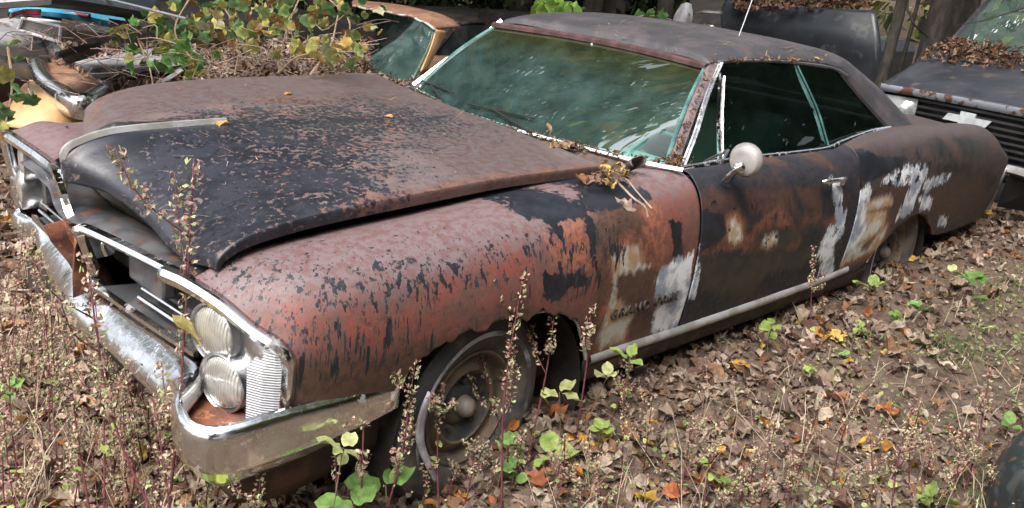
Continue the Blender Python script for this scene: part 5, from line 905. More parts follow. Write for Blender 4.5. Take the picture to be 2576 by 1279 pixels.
# small debris: chips, twigs and dry stalks
cm = CM()
for k in range(17000):
    a = ang0+rng.uniform(-.64, .64); d = 1.2+6*rng.random()**1.3; x = CC[0]+d*math.cos(a); y = CC[1]+d*math.sin(a)
    if not visible_ok(x, y): continue
    z = gz(x, y)+rng.uniform(0, .018); c = LIT[rng.integers(len(LIT))]
    if rng.random() < .45: leaf(cm, 'strip', (x, y, z), rng.uniform(.02, .10), np.array(c)*rng.uniform(.6, 1.4), rotm(rng.uniform(0, 6.28), rng.normal(0, .5), rng.normal(0, .5)), .2, .6)
    else: cards(cm, np.array([[x, y, z]]), rng.uniform(.006, .014), [c], .6)
tag(cm.build('ground_debris', LITTERM), 'twigs, leaf chips and bark crumbs on the soil', 'debris', kind='stuff')
# dry grass and dead stalks
cm = CM()
for k in range(9000):
    if k < 6500:
        x = rng.uniform(-1.3, .45); y = rng.uniform(-2.3, 3.2)
    elif k < 7300: x = rng.uniform(.4, 4.5); y = rng.uniform(-2.6, -1.2)
    else: x = rng.uniform(-.6, 1.2); y = rng.uniform(-2.3, -1.2)
    if x > .25 and y > -1.05: continue
    p = np.array((x, y, gz(x, y))); L = rng.uniform(.04, .20); b = rng.uniform(0, 6.28); t_ = abs(rng.normal(.7, .5)); dr = np.array((math.cos(b)*math.sin(t_), math.sin(b)*math.sin(t_), math.cos(t_))); sd_ = np.cross(dr, (0, 0, 1.01)); sd_ /= np.linalg.norm(sd_)+1e-6; w_ = rng.uniform(.0008, .002)
    V = [p-sd_*w_, p+sd_*w_, p+dr*L*.5+sd_*w_, p+dr*L*.5-sd_*w_, p+dr*L+np.array((0, 0, -.25*L))]
    c = [(.46, .38, .27), (.38, .29, .20), (.30, .17, .14), (.50, .44, .32)][rng.integers(4)]
    cm.add(V, [(0, 1, 2, 3), (3, 2, 4)], c)
for k in range(900):      # long straw and stalks
    r_ = rng.random()
    if r_ < .7: x = rng.uniform(-1.2, .0); y = rng.uniform(-2.3, 2.0)
    elif r_ < .9: x = rng.uniform(-.3, 2.2); y = rng.uniform(-2.4, -1.25)
    else: x = rng.uniform(1.5, 4.5); y = rng.uniform(-2.6, -1.7)
    p = np.array((x, y, gz(x, y))); L = rng.uniform(.12, .42)*(1 if r_ < .9 else .6); b = rng.uniform(0, 6.28); t_ = min(abs(rng.normal(.5, .45)), 1.4); dr = np.array((math.cos(b)*math.sin(t_), math.sin(b)*math.sin(t_), math.cos(t_))); sd_ = np.array((CR[0][0], CR[0][1], 0)); w_ = rng.uniform(.0009, .0018)
    mid = p+dr*L*.55; tip = p+dr*L+np.array((math.cos(b)*L*.25, math.sin(b)*L*.25, -.12*L)); c = [(.52, .43, .31), (.42, .32, .24), (.34, .19, .17), (.55, .48, .36), (.40, .24, .20)][rng.integers(5)]
    cm.add([p-sd_*w_, p+sd_*w_, mid+sd_*w_*.8, mid-sd_*w_*.8, tip], [(0, 1, 2, 3), (3, 2, 4)], c)
    if rng.random() < .45: cards(cm, np.array([mid+(tip-mid)*f+rng.normal(0, .004, 3) for f in np.linspace(0, 1, 9)]), .0045, [(.50, .38, .28), (.38, .26, .20), (.48, .46, .26)], .9)
tag(cm.build('dry_grass', LITTERM), 'dry bent grass and dead stalks left of the bumper and in the foreground', 'grass', kind='stuff')
cm = CM()
for c0, nn, rad in [((3.3, -1.55), 150, .10), ((2.1, -2.12), 90, .08), ((2.4, -2.2), 90, .10), ((4.3, -1.45), 90, .15), ((.9, -1.9), 60, .2)]:
    for k in range(nn):
        x, y = np.array(c0)+rng.normal(0, rad, 2); p = np.array((x, y, gz(x, y))); L = rng.uniform(.05, .13); b = rng.uniform(0, 6.28); t_ = rng.uniform(.1, .8); dr = np.array((math.cos(b)*math.sin(t_), math.sin(b)*math.sin(t_), math.cos(t_))); s_ = np.array((-math.sin(b), math.cos(b), 0))*.0014
        cm.add([p-s_, p+s_, p+dr*L*.6+s_*.7, p+dr*L*.6-s_*.7, p+dr*L+np.array((0, 0, -.3*L))], [(0, 1, 2, 3), (3, 2, 4)], (.09, .17, .05))
tag(cm.build('green_grass', LEAFM), 'sparse green grass tufts on the bare soil', 'grass', kind='stuff')
cm = CM()      # low ground cover: tiny green leaves over the foreground
for k in range(5200):
    x = rng.uniform(-.9, 4.6); y = rng.uniform(-2.6, -1.25) if x > .3 else rng.uniform(-2.4, .5)
    if x > .3 and y > -1.15: continue
    if mnoise.noise(Vector((x*2.1, y*2.1, 3))) < .02: continue
    leaf(cm, 'oval', (x, y, gz(x, y)+rng.uniform(.01, .07)), rng.uniform(.008, .020), [(.22, .32, .09), (.30, .36, .13), (.15, .26, .07), (.36, .38, .18)][rng.integers(4)], rotm(rng.uniform(0, 6.28), rng.normal(0, .5), rng.normal(0, .5)), .2, .3, 1.5)
tag(cm.build('ground_cover', LEAFM), 'tiny pale green leaves of low ground cover in the foreground', 'ground cover', kind='stuff')
# litter lying on the cars
def litter_on(name, label, P, smin, smax, cols, parent=None, kinds=('oak', 'oval', 'strip', 'oval'), tilt=.5, cat='leaf litter'):
    cm = CM()
    for p in P: leaf(cm, kinds[rng.integers(len(kinds))], p, rng.uniform(smin, smax), cols[rng.integers(len(cols))], rotm(rng.uniform(0, 6.28), rng.normal(0, tilt), rng.normal(0, tilt)), rng.uniform(.1, .7), rng.uniform(.2, 1.4))
    return tag(cm.build(name, LITTERM), label, cat, kind='stuff')
P = []
for k in range(520):
    u_ = rng.random(); v_ = rng.random()**1.8; q = ws(1-u_*.999, 0); P.append((q[0]-.005-v_*.09*(1 if u_ > .2 else .6), q[1], .945+rng.uniform(0, .012)))
litter_on('cowl_litter', 'brown needles and crumbs heaped along the base of the coupe windshield', P, .008, .03, [(.11, .06, .035), (.17, .10, .06), (.24, .16, .10), (.09, .06, .045)])
P = [tuple(np.array((1.97, -.79, .955))+rng.normal(0, 1, 3)*(.03, .02, .012)) for _ in range(130)] + [tuple(np.array((1.965, -.775, .95))*(1-f)+np.array((2.375, -.61, 1.30))*f+rng.normal(0, .006, 3)+np.array((-.015, -.012, .012))) for f in rng.random(120)]
litter_on('pillar_needles', 'orange brown pine needles caught at the foot of the windshield pillar', P, .012, .035, [(.28, .15, .06), (.18, .09, .05), (.12, .07, .05)], kinds=('strip',))
P = []
for k in range(1900): a = rng.uniform(-.10, WT+.1); b = .60+rng.random()*.68; P.append(tuple(np.array(tp(a, b, float(np.interp(b, [.25, .88, 1.25], [1.07, 1.20, 1.27]))+rng.uniform(0, .09)*max(0, min(1, (b-.55)*2))))+T0)) if rng.random() < (-.1+2.6*(b-.62)) + .15*math.sin(a*7) else None
litter_on('hood_litter', 'thick heap of reddish brown leaves in front of the pickup windshield', P, .03, .07, [(.15, .07, .04), (.10, .055, .035), (.20, .11, .07), (.30, .22, .16)])
P = [tuple(at_depth(rng.uniform(1845, 2190), rng.uniform(-15, 22)+(0 if True else 0), rng.uniform(8.8, 9.6))) for _ in range(500)]
litter_on('roof_litter', 'brown leaves heaped behind the open black hood', P, .05, .10, [(.16, .08, .05), (.11, .06, .04), (.24, .16, .11)])
P = [(rng.uniform(1.2, 3.6), rng.uniform(2.1, 3.8), .64+rng.uniform(0, .07)) for _ in range(2600)] + [tuple(at(rng.uniform(560, 940), rng.uniform(95, 190), 'y', rng.uniform(2.1, 2.9))) for _ in range(700)]
litter_on('sedan_litter', 'heap of brown leaves and stems covering the tan sedan', P, .03, .075, LIT, tilt=.8)
P = [tuple(np.array(ws(u, 1.0))+np.array((rng.normal(.02, .012), 0, rng.uniform(.010, .018)))) for u in rng.random(70)] + [(x, -.632+rng.normal(0, .006), 1.312+rng.normal(0, .004)) for x in rng.uniform(2.45, 3.3, 90)]
litter_on('roof_crumbs', 'needles and crumbs along the front and side edges of the coupe roof', P, .008, .03, [(.20, .11, .06), (.12, .075, .05), (.35, .22, .12)], kinds=('strip', 'oval'))
# needles and a few leaves on hood and roof
def on_hood(u, v): return at(u, v, 'z', float(.93+.08*(v < 400)))
from mathutils.bvhtree import BVHTree
def bvh(o): return BVHTree.FromPolygons([v.co[:] for v in o.data.vertices], [p.vertices[:] for p in o.data.polygons])
BH = {k: bvh(o) for k, o in (('hood', hood), ('roof', roof), ('fender', fender), ('qp', qp), ('door', door))}
def hit(key, u, v):
    r = Vector(ray(u, v)); h = BH[key].ray_cast(Vector(CC), r.normalized()); return h[0], h[1]
def ribbon(cm, p, q, w_, c, nrm=(0, 0, 1)):
    p = Vector(p); q = Vector(q); s_ = (q-p).cross(Vector(nrm)).normalized()*w_; cm.add([p-s_, p+s_, q+s_*.4, q-s_*.4], [(0, 1, 2, 3)], c)
cm = CM()
for key, rngs, nn in (('hood', (250, 1480, 190, 560), 95), ('roof', (1240, 2150, 50, 170), 280)):
    for k in range(nn):
        u, v = rng.uniform(rngs[0], rngs[1]), rng.uniform(rngs[2], rngs[3]); p, n_ = hit(key, u, v)
        if p is None: continue
        q, _ = hit(key, u+rng.normal(0, 22), v+rng.normal(0, 6))
        if q is None or (q-p).length > .3: continue
        ribbon(cm, p+n_*.004, q+n_*.005, .0011, [(.45, .28, .16), (.55, .38, .28), (.33, .19, .12)][rng.integers(3)])
tag(cm.build('pine_needles', LITTERM), 'thin orange pine needles scattered over the hood and roof', 'pine needles', kind='stuff')
def single_leaf(name, label, kind, pos, size, col, yaw, tilt=0., roll=0., fold=.3, curl=.7, cat='leaf', group=None):
    cm = CM(); leaf(cm, kind, np.zeros(3), size, col, rotm(yaw, tilt, roll), fold, curl); o = cm.build(name, LEAFM, None, True); o.location = tuple(pos); return tag(o, label, cat, group)
YEL = (.62, .40, .12); ORG = (.50, .20, .06); PAL = (.46, .36, .28)
for key, u, v, sz, col, kd, yaw, lb in [('hood', 560, 314, .055, (.60, .36, .13), 'oval', 1.9, 'yellow leaf lying at the end of the chrome strip on the coupe hood'), ('hood', 724, 239, .040, (.55, .28, .07), 'oval', 1.8, 'small orange leaf on the far half of the coupe hood'),
        ('hood', 978, 297, .032, (.55, .30, .12), 'heart', .3, 'small tan leaf near the middle of the coupe hood'), ('fender', 1402, 485, .035, (.58, .35, .08), 'oval', 2.0, 'yellow leaf on top of the driver fender near the hood edge'),
        ('hood', 1150, 437, .022, (.55, .33, .10), 'strip', .9, 'sliver of yellow leaf on the rear of the coupe hood'), ('hood', 900, 320, .035, (.45, .35, .20), 'strip', 1.4, 'pale narrow leaf in the centre of the coupe hood')]:
    p, n_ = hit(key, u, v)
    if p: single_leaf('fallen_leaf', lb, kd, p+n_*.006, sz, col, yaw)
for u, v, z, sz, col, kd, yaw, tl, lb in [(1383, 327, .975, .055, (.50, .30, .17), 'oval', .3, 1.1, 'upright tan leaf standing on the windshield base'), (1420, 366, .957, .10, (.40, .31, .18), 'oak', 2.2, .1, 'crumpled pale leaf clump on the cowl moulding'), (1528, 424, .955, .05, (.62, .45, .13), 'heart', .6, .3, 'small yellow leaf in the debris at the hood corner'),
        (1470, 450, .935, .09, (.25, .12, .07), 'oak', 2.2, .0, 'curled reddish leaf under the hood corner'), (1572, 515, .93, .075, (.42, .31, .26), 'maple', .4, .5, 'pale pinkish leaf on the driver fender below the debris'), (1405, 385, .95, .05, (.36, .27, .15), 'oak', .5, .1, 'yellow brown leaf at the edge of the hood rear')]:
    single_leaf('fallen_leaf', lb, kd, at(u, v, 'z', z), sz, col, yaw, tl)
p = at(1592, 420, 'z', .955); mb = MB(); axb = Vector((-.35, -.75, .45)).normalized(); ub = axb.cross(Vector((0, 0, 1))).normalized(); vb = ub.cross(axb); mb.grid([[axb*h + (ub*math.cos(a)+vb*math.sin(a))*(.021+.008*math.sin(h*30)+.005*math.sin(a*3+h*20)) for a in np.linspace(-.5, 3.4, 16)] for h in np.linspace(-.055, .05, 9)])
o = mb.build('curled_bark', simple('grey_brown_bark_curl', (.07, .055, .05), (.13, .10, .09), 12, .8, 0, .5, 40, stretch=(1, 1, 6)), None, solid=.004); o.location = tuple(p); tag(o, 'curled grey piece of bark standing on the cowl by the hood corner', 'bark')
cm = CM(); pts = [at(u, v, 'z', z) for u, v, z in [(1535, 440, .94), (1565, 470, .95), (1595, 500, .935), (1622, 520, .92), (1630, 545, .89)]]; mb = MB(); mb.tube(spline(pts, 20), [.004]*20, 5)
pts = [at(u, v, 'z', z) for u, v, z in [(1545, 430, .95), (1580, 455, .955), (1600, 480, .94), (1640, 525, .90)]]; mb.tube(spline(pts, 14), .003, 5); o = mb.build('dead_vine_stem', simple('pale_dead_stem', (.30, .24, .19), (.2, .15, .11), 12, .8)); tag(o, 'dry curled vine stem hanging over the driver fender beside the bark', 'stem')
P = [tuple(at(rng.normal(1545, 32), rng.normal(438, 14), 'z', .94+rng.uniform(0, .035))) for _ in range(70)] + [tuple(at(rng.normal(1420, 22), rng.normal(366, 7), 'z', .945+rng.uniform(0, .02))) for _ in range(40)]
litter_on('hood_corner_litter', 'small heap of dry brown leaves and stems at the rear corner of the hood', P, .015, .05, [(.22, .14, .09), (.30, .21, .14), (.13, .08, .06), (.45, .32, .12)], tilt=.8)
# notable leaves on the ground
GL = [(2100, 1000, .13, (.45, .22, .12), 'oak', 2.6, .5, 'large upright salmon brown leaf in the right foreground'), (1395, 985, .11, (.40, .13, .04), 'oak', 1.2, .2, 'orange oak leaf beside the front tyre on the right'), (2230, 1030, .09, (.42, .14, .04), 'maple', .4, .1, 'orange maple leaf right of the upright salmon leaf'), (2300, 1060, .08, (.50, .26, .06), 'maple', 1.4, .1, 'golden orange leaf overlapping the orange maple leaf'),
      (2370, 960, .085, (.36, .22, .17), 'maple', 2.4, .3, 'folded pinkish brown leaf on the bare soil at the right'), (2320, 920, .08, (.46, .38, .32), 'maple', .9, .1, 'pale greyish leaf on the bare soil above the folded one'), (2430, 1185, .09, (.34, .15, .09), 'oak', .8, .1, 'reddish brown leaf at the lower right beside a red stem'), (2040, 855, .07, (.50, .34, .28), 'maple', .4, .3, 'pinkish leaf near the three green leaves by the door'),
      (1925, 905, .07, (.30, .11, .06), 'oval', 1.5, .2, 'dark red leaf under the three green leaves'), (1870, 915, .06, (.50, .26, .05), 'oval', .3, .2, 'narrow orange leaf beside the rocker panel'), (1625, 1250, .09, (.55, .33, .05), 'oak', 2.9, .3, 'bright yellow orange leaf at the bottom edge'), (1640, 1060, .05, (.5, .24, .05), 'oval', 1.0, .2, 'small orange oval leaf in the middle foreground'),
      (2230, 1120, .09, (.45, .20, .04), 'oval', 1.7, .1, 'long orange yellow leaf below the golden maple leaf'), (1345, 1200, .08, (.40, .14, .07), 'maple', .2, .2, 'reddish leaf at the bottom beside the tyre'), (1085, 1265, .05, (.42, .20, .05), 'oval', .9, .1, 'small orange leaf at the foot of the front tyre'), (1480, 1130, .09, (.30, .12, .07), 'oak', 1.9, .2, 'rusty brown leaf below the orange oak leaf'),
      (2395, 1080, .05, (.40, .10, .08), 'oval', .5, .4, 'small crimson leaf at the right by the red stems'), (100, 960, .08, (.55, .48, .30), 'oval', 1.2, .1, 'pale cream leaf left of the bumper'), (60, 900, .07, (.50, .42, .28), 'oval', .4, .2, 'light beige leaf near the left edge'), (310, 1140, .12, (.40, .50, .18), 'oval', 1.2, .3, 'large pale green leaf lying in the left foreground')]
for u, v, sz, col, kd, yaw, tl, lb in GL:
    p = at(u, v, 'z', .1); p = at(u, v, 'z', gz(p[0], p[1])+.04); single_leaf('fallen_leaf', lb, kd, p, sz, col, yaw, tl, group='conspicuous leaves on the ground')
# ------------------------------------------------------------------ plants
def stem_path(a, b, bend=.06, n=9):
    a = np.array(a, float); b = np.array(b, float); L = np.linalg.norm(b-a); m_ = (a+b)/2+rng.normal(0, bend*L, 3)*(1, 1, .2); return spline([a, m_, b], n)
def weed(label, base, top, size=1., leaves=2, branches=5, group='red-stemmed weeds'):
    base = np.array(base); e = empty('weed', label, 'weed', base, group); P = stem_path((0, 0, -.01), np.array(top)-base, .03, 12); L = np.linalg.norm(P[-1]-P[0])
    cm = CM()
    def tube(pts, r0, r1, c):
        m = MB(); m.tube(pts, list(np.linspace(r0, r1, len(pts))), 5); cm.add(np.array(m.V), m.F, c)
    tube(P, .0034*size, .0016*size, (.13, .035, .045)); hd = CM()
    def heads(pts, n):
        pts = np.array(pts)
        for i in range(n):
            f = (i+.5)/n*(len(pts)-1); k = min(int(f), len(pts)-2); p = pts[k]+(pts[k+1]-pts[k])*(f-k); 
            for s_ in (0, 1):
                a = rng.uniform(0, 6.28); dr = np.array((math.cos(a), math.sin(a), rng.uniform(-.1, .6))); q = p+dr*.009*size
                green = rng.random() < .28; c = (.38, .42, .22) if green else [(.42, .29, .22), (.32, .19, .15), (.50, .38, .28)][rng.integers(3)]
                cards(hd, np.array([q, q+dr*.005*size]), .0062*size, [c], .9)
    heads(P[6:], int(20*L/.4)+8)
    for k in range(branches):
        i = rng.integers(4, 10); a = rng.uniform(0, 6.28); l = L*rng.uniform(.12, .3); q = P[i]+np.array((math.cos(a)*l*.6, math.sin(a)*l*.6, l*.8)); B_ = spline([P[i], (P[i]+q)/2+np.array((math.cos(a)*l*.12, math.sin(a)*l*.12, -.02*l)), q], 6); tube(B_, .0018*size, .0010*size, (.16, .06, .06)); heads(B_[1:], int(8+l/.012))
    cm.build('stem', STEMM, e, True); hd.build('seed_head', LITTERM, e)
    for k in range(leaves):
        c1 = CM(); i = rng.integers(1, 6); a = rng.uniform(0, 6.28); s_ = rng.uniform(.018, .034)*size; leaf(c1, 'heart' if rng.random() < .5 else 'oval', P[i]+np.array((math.cos(a), math.sin(a), .3))*s_*.5, s_, [(.38, .46, .12), (.24, .40, .08), (.50, .52, .22)][rng.integers(3)], rotm(a-math.pi/2, rng.normal(.1, .3), rng.normal(0, .4)), .2, .5); c1.build('leaf', LEAFM, e, True)
    return e
def ground_at(u, v):
    z = .08
    for _ in range(4): p = at(u, v, 'z', z); z = gz(p[0], p[1])
    return at(u, v, 'z', z)
def clear_base(u, v):
    while True:
        p = ground_at(u, v)
        if p[0] < -.13 or p[1] < -1.07 or p[0] > 5.3 or v > 1500: return p
        v += 12
def above(base, u, v):     # point seen at (u, v) standing upright over the base
    d = depth(base); p = at_depth(u, v, d); return p
WD = [((505, 1180), (215, 640), 'leaning dark red weed crossing the front bumper towards the left', 1.3), ((402, 1060), (488, 400), 'tallest red weed with seed spikes standing in front of the grille', 1.3), ((655, 1290), (665, 1060), 'short weed with pale buds under the bumper corner', 1.), ((905, 1150), (925, 775), 'red weed before the right end of the chrome bumper', 1.1), ((940, 1300), (1045, 905), 'leaning weed just left of the front tyre', 1.1), ((1105, 1320), (1115, 905), 'upright red weed in front of the tyre hub', 1.1),
      ((1262, 1300), (1318, 685), 'tall weed rising in front of the right half of the tyre', 1.15), ((1320, 1110), (1405, 665), 'leaning weed crossing the wheel arch opening', 1.1), ((1448, 1060), (1490, 600), 'tall weed over the rear end of the wheel arch', 1.15), ((1300, 1010), (1175, 780), 'thin weed tilting left across the tyre top', .9), ((1160, 1300), (1195, 1100), 'low weed at the foot of the tyre', .8), ((850, 1200), (842, 1000), 'short weed below the pale yellow-green leaf on the bumper', .8),
      ((235, 1300), (170, 900), 'red weed in the lower left foreground left of the broad green leaves', 1.1), ((415, 1310), (385, 1010), 'weed with red stem beside the broad green leaves', 1.1), ((262, 1010), (235, 700), 'weed near the lower edge of the bumper on the left', .9), ((60, 1290), (20, 880), 'weed at the left edge with thin pale stem', 1.), ((150, 930), (100, 640), 'thin weed left of the passenger end of the bumper', .8), ((20, 760), (60, 560), 'small weed at the left edge by the passenger bumper end', .7),
      ((2040, 870), (2048, 620), 'slender weed in front of the rear of the rocker panel', .9), ((2240, 1310), (2305, 1000), 'dark red bare weed in the right foreground', 1.), ((2428, 1240), (2492, 925), 'tallest dark red weed near the right corner', 1.1), ((2195, 1310), (2188, 1090), 'short weed left of the dark red bare weed', .9), ((1530, 1010), (1600, 880), 'little weed under the chrome rocker moulding', .8), ((1770, 1290), (1810, 1060), 'weed with pale green buds in the middle foreground', .9), ((2395, 1300), (2420, 1090), 'weed with red stem left of the corner fender', .9), ((1545, 1330), (1500, 1150), 'low weed at the bottom middle edge', .8)]
for (bu, bv), (tu, tv), lb, s_ in WD:
    b = clear_base(bu, bv); weed(lb, b, above(b, tu, tv), s_, rng.integers(1, 4), rng.integers(3, 7), 'tall red-stemmed weeds')
for k in range(150):
    u, v = (rng.uniform(-10, 520), rng.uniform(650, 1320)) if k < 110 else (rng.uniform(500, 2560), rng.uniform(1180, 1330))
    if k < 110 and v < 650+u*1.0: continue
    b = ground_at(u, v); h = rng.uniform(.10, .34); weed('small dry weed with brown seed heads in the left foreground grass' if k < 110 else 'small dry weed with pale buds along the bottom of the photo', b, b+np.array((rng.normal(0, .03), rng.normal(0, .03), h)), .8, rng.integers(0, 3), rng.integers(2, 5), 'small weeds left of the bumper' if k < 110 else 'small weeds along the bottom edge')
def seedling(label, base, h, size, n=4, col=(.30, .42, .08), group='green seedlings', kind='oval', dirs=None):
    base = np.array(base); e = empty('seedling', label, 'seedling', base, group); m = MB(); tip = np.array((rng.normal(0, .1*h), rng.normal(0, .1*h), h)); P = stem_path((0, 0, -.01), tip, .04, 8); m.tube(P, .0018, 5); m.build('stem', simple('thin_brown_green_stem', (.13, .10, .05), (.18, .08, .06), 20, .7), e)
    for k in range(n):
        a = rng.uniform(0, 1)+k*2*math.pi/max(n, 2)*1.3; s_ = size*rng.uniform(.6, 1.0); i = 7 if k < 3 else rng.integers(3, 8); c1 = CM(); R_ = rotm(a-math.pi/2, rng.normal(.25, .25), rng.normal(0, .3)); leaf(c1, kind, P[i]+R_ @ np.array((0, s_*.62, 0)), s_, np.array(col)*rng.uniform(.8, 1.25), R_, .22, .6, 1.25); c1.build('leaf', LEAFM, e, True)
    return e
LIME = (.28, .38, .10); GRN = (.17, .30, .08); PALE = (.42, .45, .20)
SD = [((1935, 905), .16, .055, 4, LIME, 'seedling with three bright green leaves in front of the rocker panel'), ((2180, 790), .15, .065, 4, LIME, 'bright green seedling below the rear door corner'), ((2165, 850), .05, .04, 5, LIME, 'low lime seedling just below the bright green one'), ((2440, 770), .14, .08, 6, GRN, 'largest green seedling on the right leaf slope'), ((2370, 760), .16, .06, 2, PALE, 'pale single-leaved seedling left of the largest green one'), ((2310, 790), .04, .05, 5, GRN, 'low dark green seedling on the soil at right'), ((1560, 1040), .16, .06, 4, LIME, 'lime seedling under the front of the rocker panel'),
      ((1465, 1010), .12, .055, 3, PALE, 'pale seedling beside the tyre tread'), ((1410, 1100), .08, .07, 3, PALE, 'pale yellow-green seedling right of the tyre'), ((1385, 1190), .06, .08, 3, LIME, 'lime seedling with a long leaf in the middle foreground'), ((1285, 1230), .07, .06, 5, GRN, 'green seedling at the foot of the tall tyre weed'), ((1500, 1130), .07, .05, 5, LIME, 'bushy lime seedling in the middle foreground'), ((1250, 1200), .06, .05, 4, GRN, 'green seedling right below the tyre'), ((440, 1240), .09, .10, 4, LIME, 'seedling with a large lime leaf left of the bumper corner'), ((400, 1110), .07, .07, 3, PALE, 'yellow-green seedling beneath the bumper on the left'),
      ((885, 1270), .08, .09, 4, GRN, 'green seedling in front of the rusty valance'), ((985, 1300), .07, .09, 3, GRN, 'dark green seedling left of the tyre bottom'), ((560, 1260), .06, .09, 4, LIME, 'lime seedling beneath the bumper corner'), ((520, 1320), .05, .09, 5, (.40, .46, .08), 'yellowish green seedling at the bottom left of centre'), ((835, 1150), .27, .050, 5, PALE, 'tall seedling with pale leaves in front of the chrome bumper end'), ((25, 640), .05, .05, 4, GRN, 'small green seedling at the left edge'), ((2030, 960), .04, .035, 4, LIME, 'tiny lime seedling right of the three-leaved one'),
      ((2460, 840), .03, .05, 2, PALE, 'flat pale leaf pair on the soil at the right'), ((2250, 820), .05, .04, 5, GRN, 'small green seedling on the bare soil'), ((1760, 1200), .05, .03, 5, LIME, 'tiny seedling in the centre foreground'), ((2130, 910), .03, .03, 5, (.2, .35, .12), 'tiny dark seedling on bare soil'), ((2530, 1100), .05, .05, 4, GRN, 'seedling near the right edge above the corner fender'), ((2330, 1290), .05, .06, 4, LIME, 'lime seedling near the lower right corner'), ((1820, 1250), .05, .05, 4, LIME, 'lime seedling at the bottom middle')]
for (u, v), h, s_, n, c, lb in SD:
    b = clear_base(u, v); g0 = ground_at(u, v); seedling(lb, b, h if np.linalg.norm(b-g0) < .01 else h+.10, s_*1.3, n, c)
p = at(470, 830, 'x', .02); single_leaf('yellow_leaf', 'yellow leaf caught in the grille beside the upper headlight', 'heart', p, .095, (.66, .56, .20), 1.1, .9, .2)
# ------------------------------------------------------------------ vines over the wrecks
VG = [(.14, .26, .10), (.20, .32, .10), (.34, .40, .12), (.45, .42, .13), (.50, .40, .16), (.30, .16, .06), (.10, .18, .07), (.42, .40, .24)]
def vine(label, blobs, stems, cols=VG, group='vines growing over the wrecks', size=(.042, .085)):
    c0 = at_depth(*blobs[0][:2], blobs[0][4]); c0[2] = gz(c0[0], c0[1])+.2; e = empty('vine', label, 'vine', c0, group); cm = CM()
    for u, v, su, sv, d, n in blobs:
        for k in range(int(n*.8)):
            p = at_depth(u+rng.normal(0, su), v+rng.normal(0, sv), d+rng.normal(0, .22)); kd = ('heart', 'maple', 'oval', 'heart')[rng.integers(4)]; up = rng.normal(.9, .45)
            leaf(cm, kd, p, rng.uniform(*size), cols[rng.integers(len(cols))], rotm(ang0-math.pi/2+math.pi+rng.normal(0, .7), up, rng.normal(0, .5)), .2, .7, 1.1)
    cm.build('foliage', LEAFM, e, True, c0)
    mb = MB()
    for st in stems: mb.tube(np.array(spline([at_depth(*q) for q in st], 16))-c0, list(np.linspace(.006, .003, 16)), 5)
    mb.build('stem', simple('woody_vine_stem', (.16, .11, .07), (.22, .15, .10), 14, .8), e)
vine('dense green vine hanging over the grey panel below the blue car', [(395, 60, 40, 25, 4.7, 34), (430, 120, 38, 25, 4.6, 42), (455, 165, 30, 15, 4.5, 18), (300, 100, 20, 18, 4.6, 9), (330, 130, 14, 14, 4.6, 7)], [[(300, -20, 4.8), (340, 80, 4.7), (375, 170, 4.5)], [(380, 20, 4.8), (370, 120, 4.7), (385, 215, 4.5)], [(480, -10, 4.9), (440, 80, 4.7), (500, 170, 4.6)]], [(.10, .24, .07), (.13, .30, .08), (.16, .32, .10), (.45, .40, .10), (.30, .33, .08)])
vine('green and yellow vine filling the top edge left of the brown window frame', [(560, 20, 70, 22, 5.0, 60), (700, 30, 60, 26, 5.0, 60), (800, 40, 50, 30, 4.9, 46), (520, 75, 50, 20, 4.8, 26), (640, 85, 55, 22, 4.8, 34), (900, 15, 50, 14, 5.2, 16)], [[(540, -20, 5.2), (600, 90, 5.0), (590, 190, 4.7)], [(760, -20, 5.2), (720, 80, 5.0), (700, 185, 4.8)], [(820, -10, 5.2), (880, 60, 5.0), (850, 160, 4.9)]])
vine('yellowing vine leaves beside the cracked teal windshield', [(850, 140, 35, 14, 3.9, 24), (875, 95, 18, 14, 4.0, 9), (960, 75, 14, 10, 4.2, 4), (800, 120, 30, 16, 4.1, 12), (700, 110, 40, 20, 4.3, 12)], [[(780, 190, 4.0), (830, 120, 4.1), (850, 40, 4.3)], [(700, 185, 4.2), (760, 140, 4.1), (900, 130, 4.0)]], [(.46, .38, .12), (.36, .36, .10), (.48, .32, .09), (.22, .30, .10), (.34, .36, .18)], size=(.04, .07))
vine('sparse vine leaves over the tan sedan nose at the left edge', [(35, 180, 16, 40, 4.2, 5), (15, 260, 10, 30, 4.1, 4), (45, 250, 16, 12, 3.9, 3), (10, 330, 10, 20, 3.8, 4), (40, 110, 20, 10, 4.3, 1)], [[(20, 120, 4.4), (30, 220, 4.2), (10, 330, 3.9)]], size=(.06, .10))
vine('small green sprig above the front edge of the coupe roof', [(1370, 20, 30, 12, 6.0, 16), (1440, 30, 16, 8, 6.0, 8)], [[(1340, -20, 6.1), (1390, 20, 6.0), (1430, 50, 5.9)]], [(.15, .30, .05), (.25, .42, .08)], size=(.07, .12))
vine('green sprig behind the small truck mirror', [(1620, 45, 30, 10, 7.5, 16)], [[(1560, 60, 7.6), (1620, 40, 7.5), (1690, 50, 7.5)]], [(.10, .2, .06), (.16, .26, .08)], size=(.06, .12))
cm = CM()
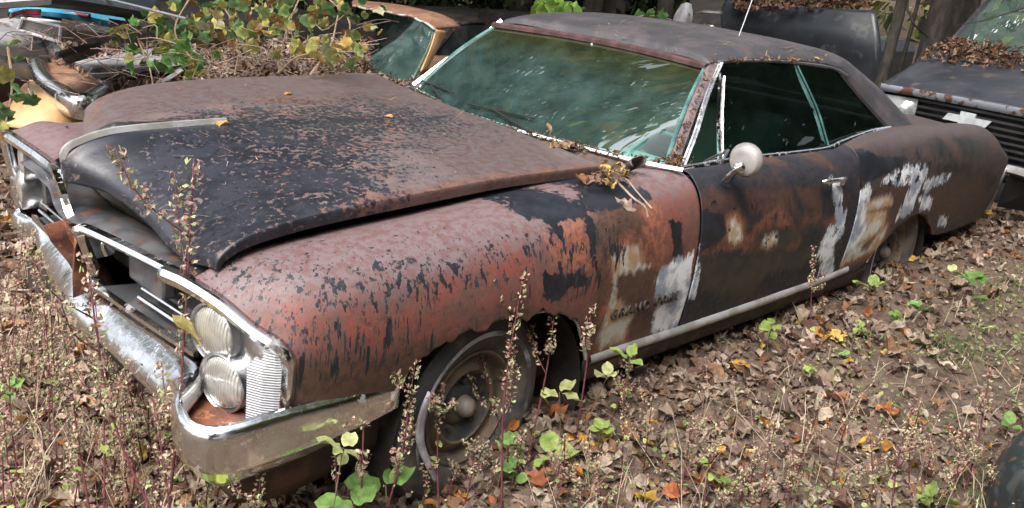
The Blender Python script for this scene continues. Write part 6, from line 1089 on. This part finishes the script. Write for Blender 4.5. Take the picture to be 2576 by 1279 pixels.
for k in range(170):      # tangle of dead stems
    u, v = rng.uniform(-20, 900), rng.uniform(60, 215)
    if u < 500: v = rng.uniform(60, 210)
    d = rng.uniform(3.9, 4.8); L = rng.uniform(.08, .34); p = at_depth(u, v, d); a = rng.normal(0, .7)+(0 if rng.random() < .7 else 1.2); q = at_depth(u+L*420*math.cos(a), v+L*300*math.sin(a)*.6, d+rng.normal(0, .1)); m = MB(); m.tube(spline([p, (np.array(p)+q)/2+rng.normal(0, .03, 3), q], 6), rng.uniform(.001, .0024), 4); cm.add(np.array(m.V), m.F, [(.17, .12, .10), (.23, .17, .14), (.12, .085, .07), (.30, .21, .18)][rng.integers(4)])
tag(cm.build('dead_stems', STEMM), 'tangle of dry brown stems over the crushed wrecks at top left', 'dead stems', kind='stuff')
for u0, v0, u1, v1, r, lb in [(0, 795, 245, 745, .016, 'pale dead branch on the ground left of the bumper'), (30, 740, 110, 735, .006, 'short dry stick above the pale dead branch'), (200, 820, 330, 770, .005, 'thin dry stick beneath the front bumper')]:
    a = ground_at(u0, v0)+np.array((0, 0, .02)); b = ground_at(u1, v1)+np.array((0, 0, .02)); c = (a+b)/2; mb = MB(); mb.tube(spline([a-c, rng.normal(0, .01, 3), b-c], 12), list(np.linspace(r, r*.5, 12)), 8); o = mb.build('stick', simple('bleached_dead_wood', (.30, .25, .20), (.20, .15, .12), 12, .85, 0, .4, 60)); o.location = tuple(c); tag(o, lb, 'stick')
p = above(ground_at(402, 1060), 474, 588); mb = MB(); r_ = [(.012*math.cos(a)*(1+.3*math.sin(3*a)), .004*math.sin(2*a), .010*math.sin(a)) for a in np.linspace(0, 5.6, 20)]
mb.tube(r_, .0035, 6); o = mb.build('husk', simple('pinkish_white_husk', (.75, .62, .66), (.6, .45, .5), 60, .6)); o.location = tuple(p); tag(o, 'small curled pinkish white husk hanging on the tallest red weed', 'husk')

for pts, r, lb in [([(2255, -10, 8.5), (2285, 30, 8.4), (2300, 62, 8.3), (2335, 95, 8.5)], .012, 'bent dark branch between the trunks above the pickup hood'), ([(2576, 20, 7.2), (2480, 50, 7.2), (2400, 66, 7.1)], .006, 'thin twig in front of the pickup windshield'), ([(2296, 190, 8.2), (2310, 150, 8.3), (2335, 115, 8.4)], .010, 'short dark branch at the foot of the thick leaning trunk')]:
    Q = [at_depth(*q) for q in pts]; c = np.mean(Q, 0); mb = MB(); mb.tube(spline([q-c for q in Q], 16), list(np.linspace(r, r*.5, 16)), 6); o = mb.build('branch', BARK, None); o.location = tuple(c); tag(o, lb, 'branch')
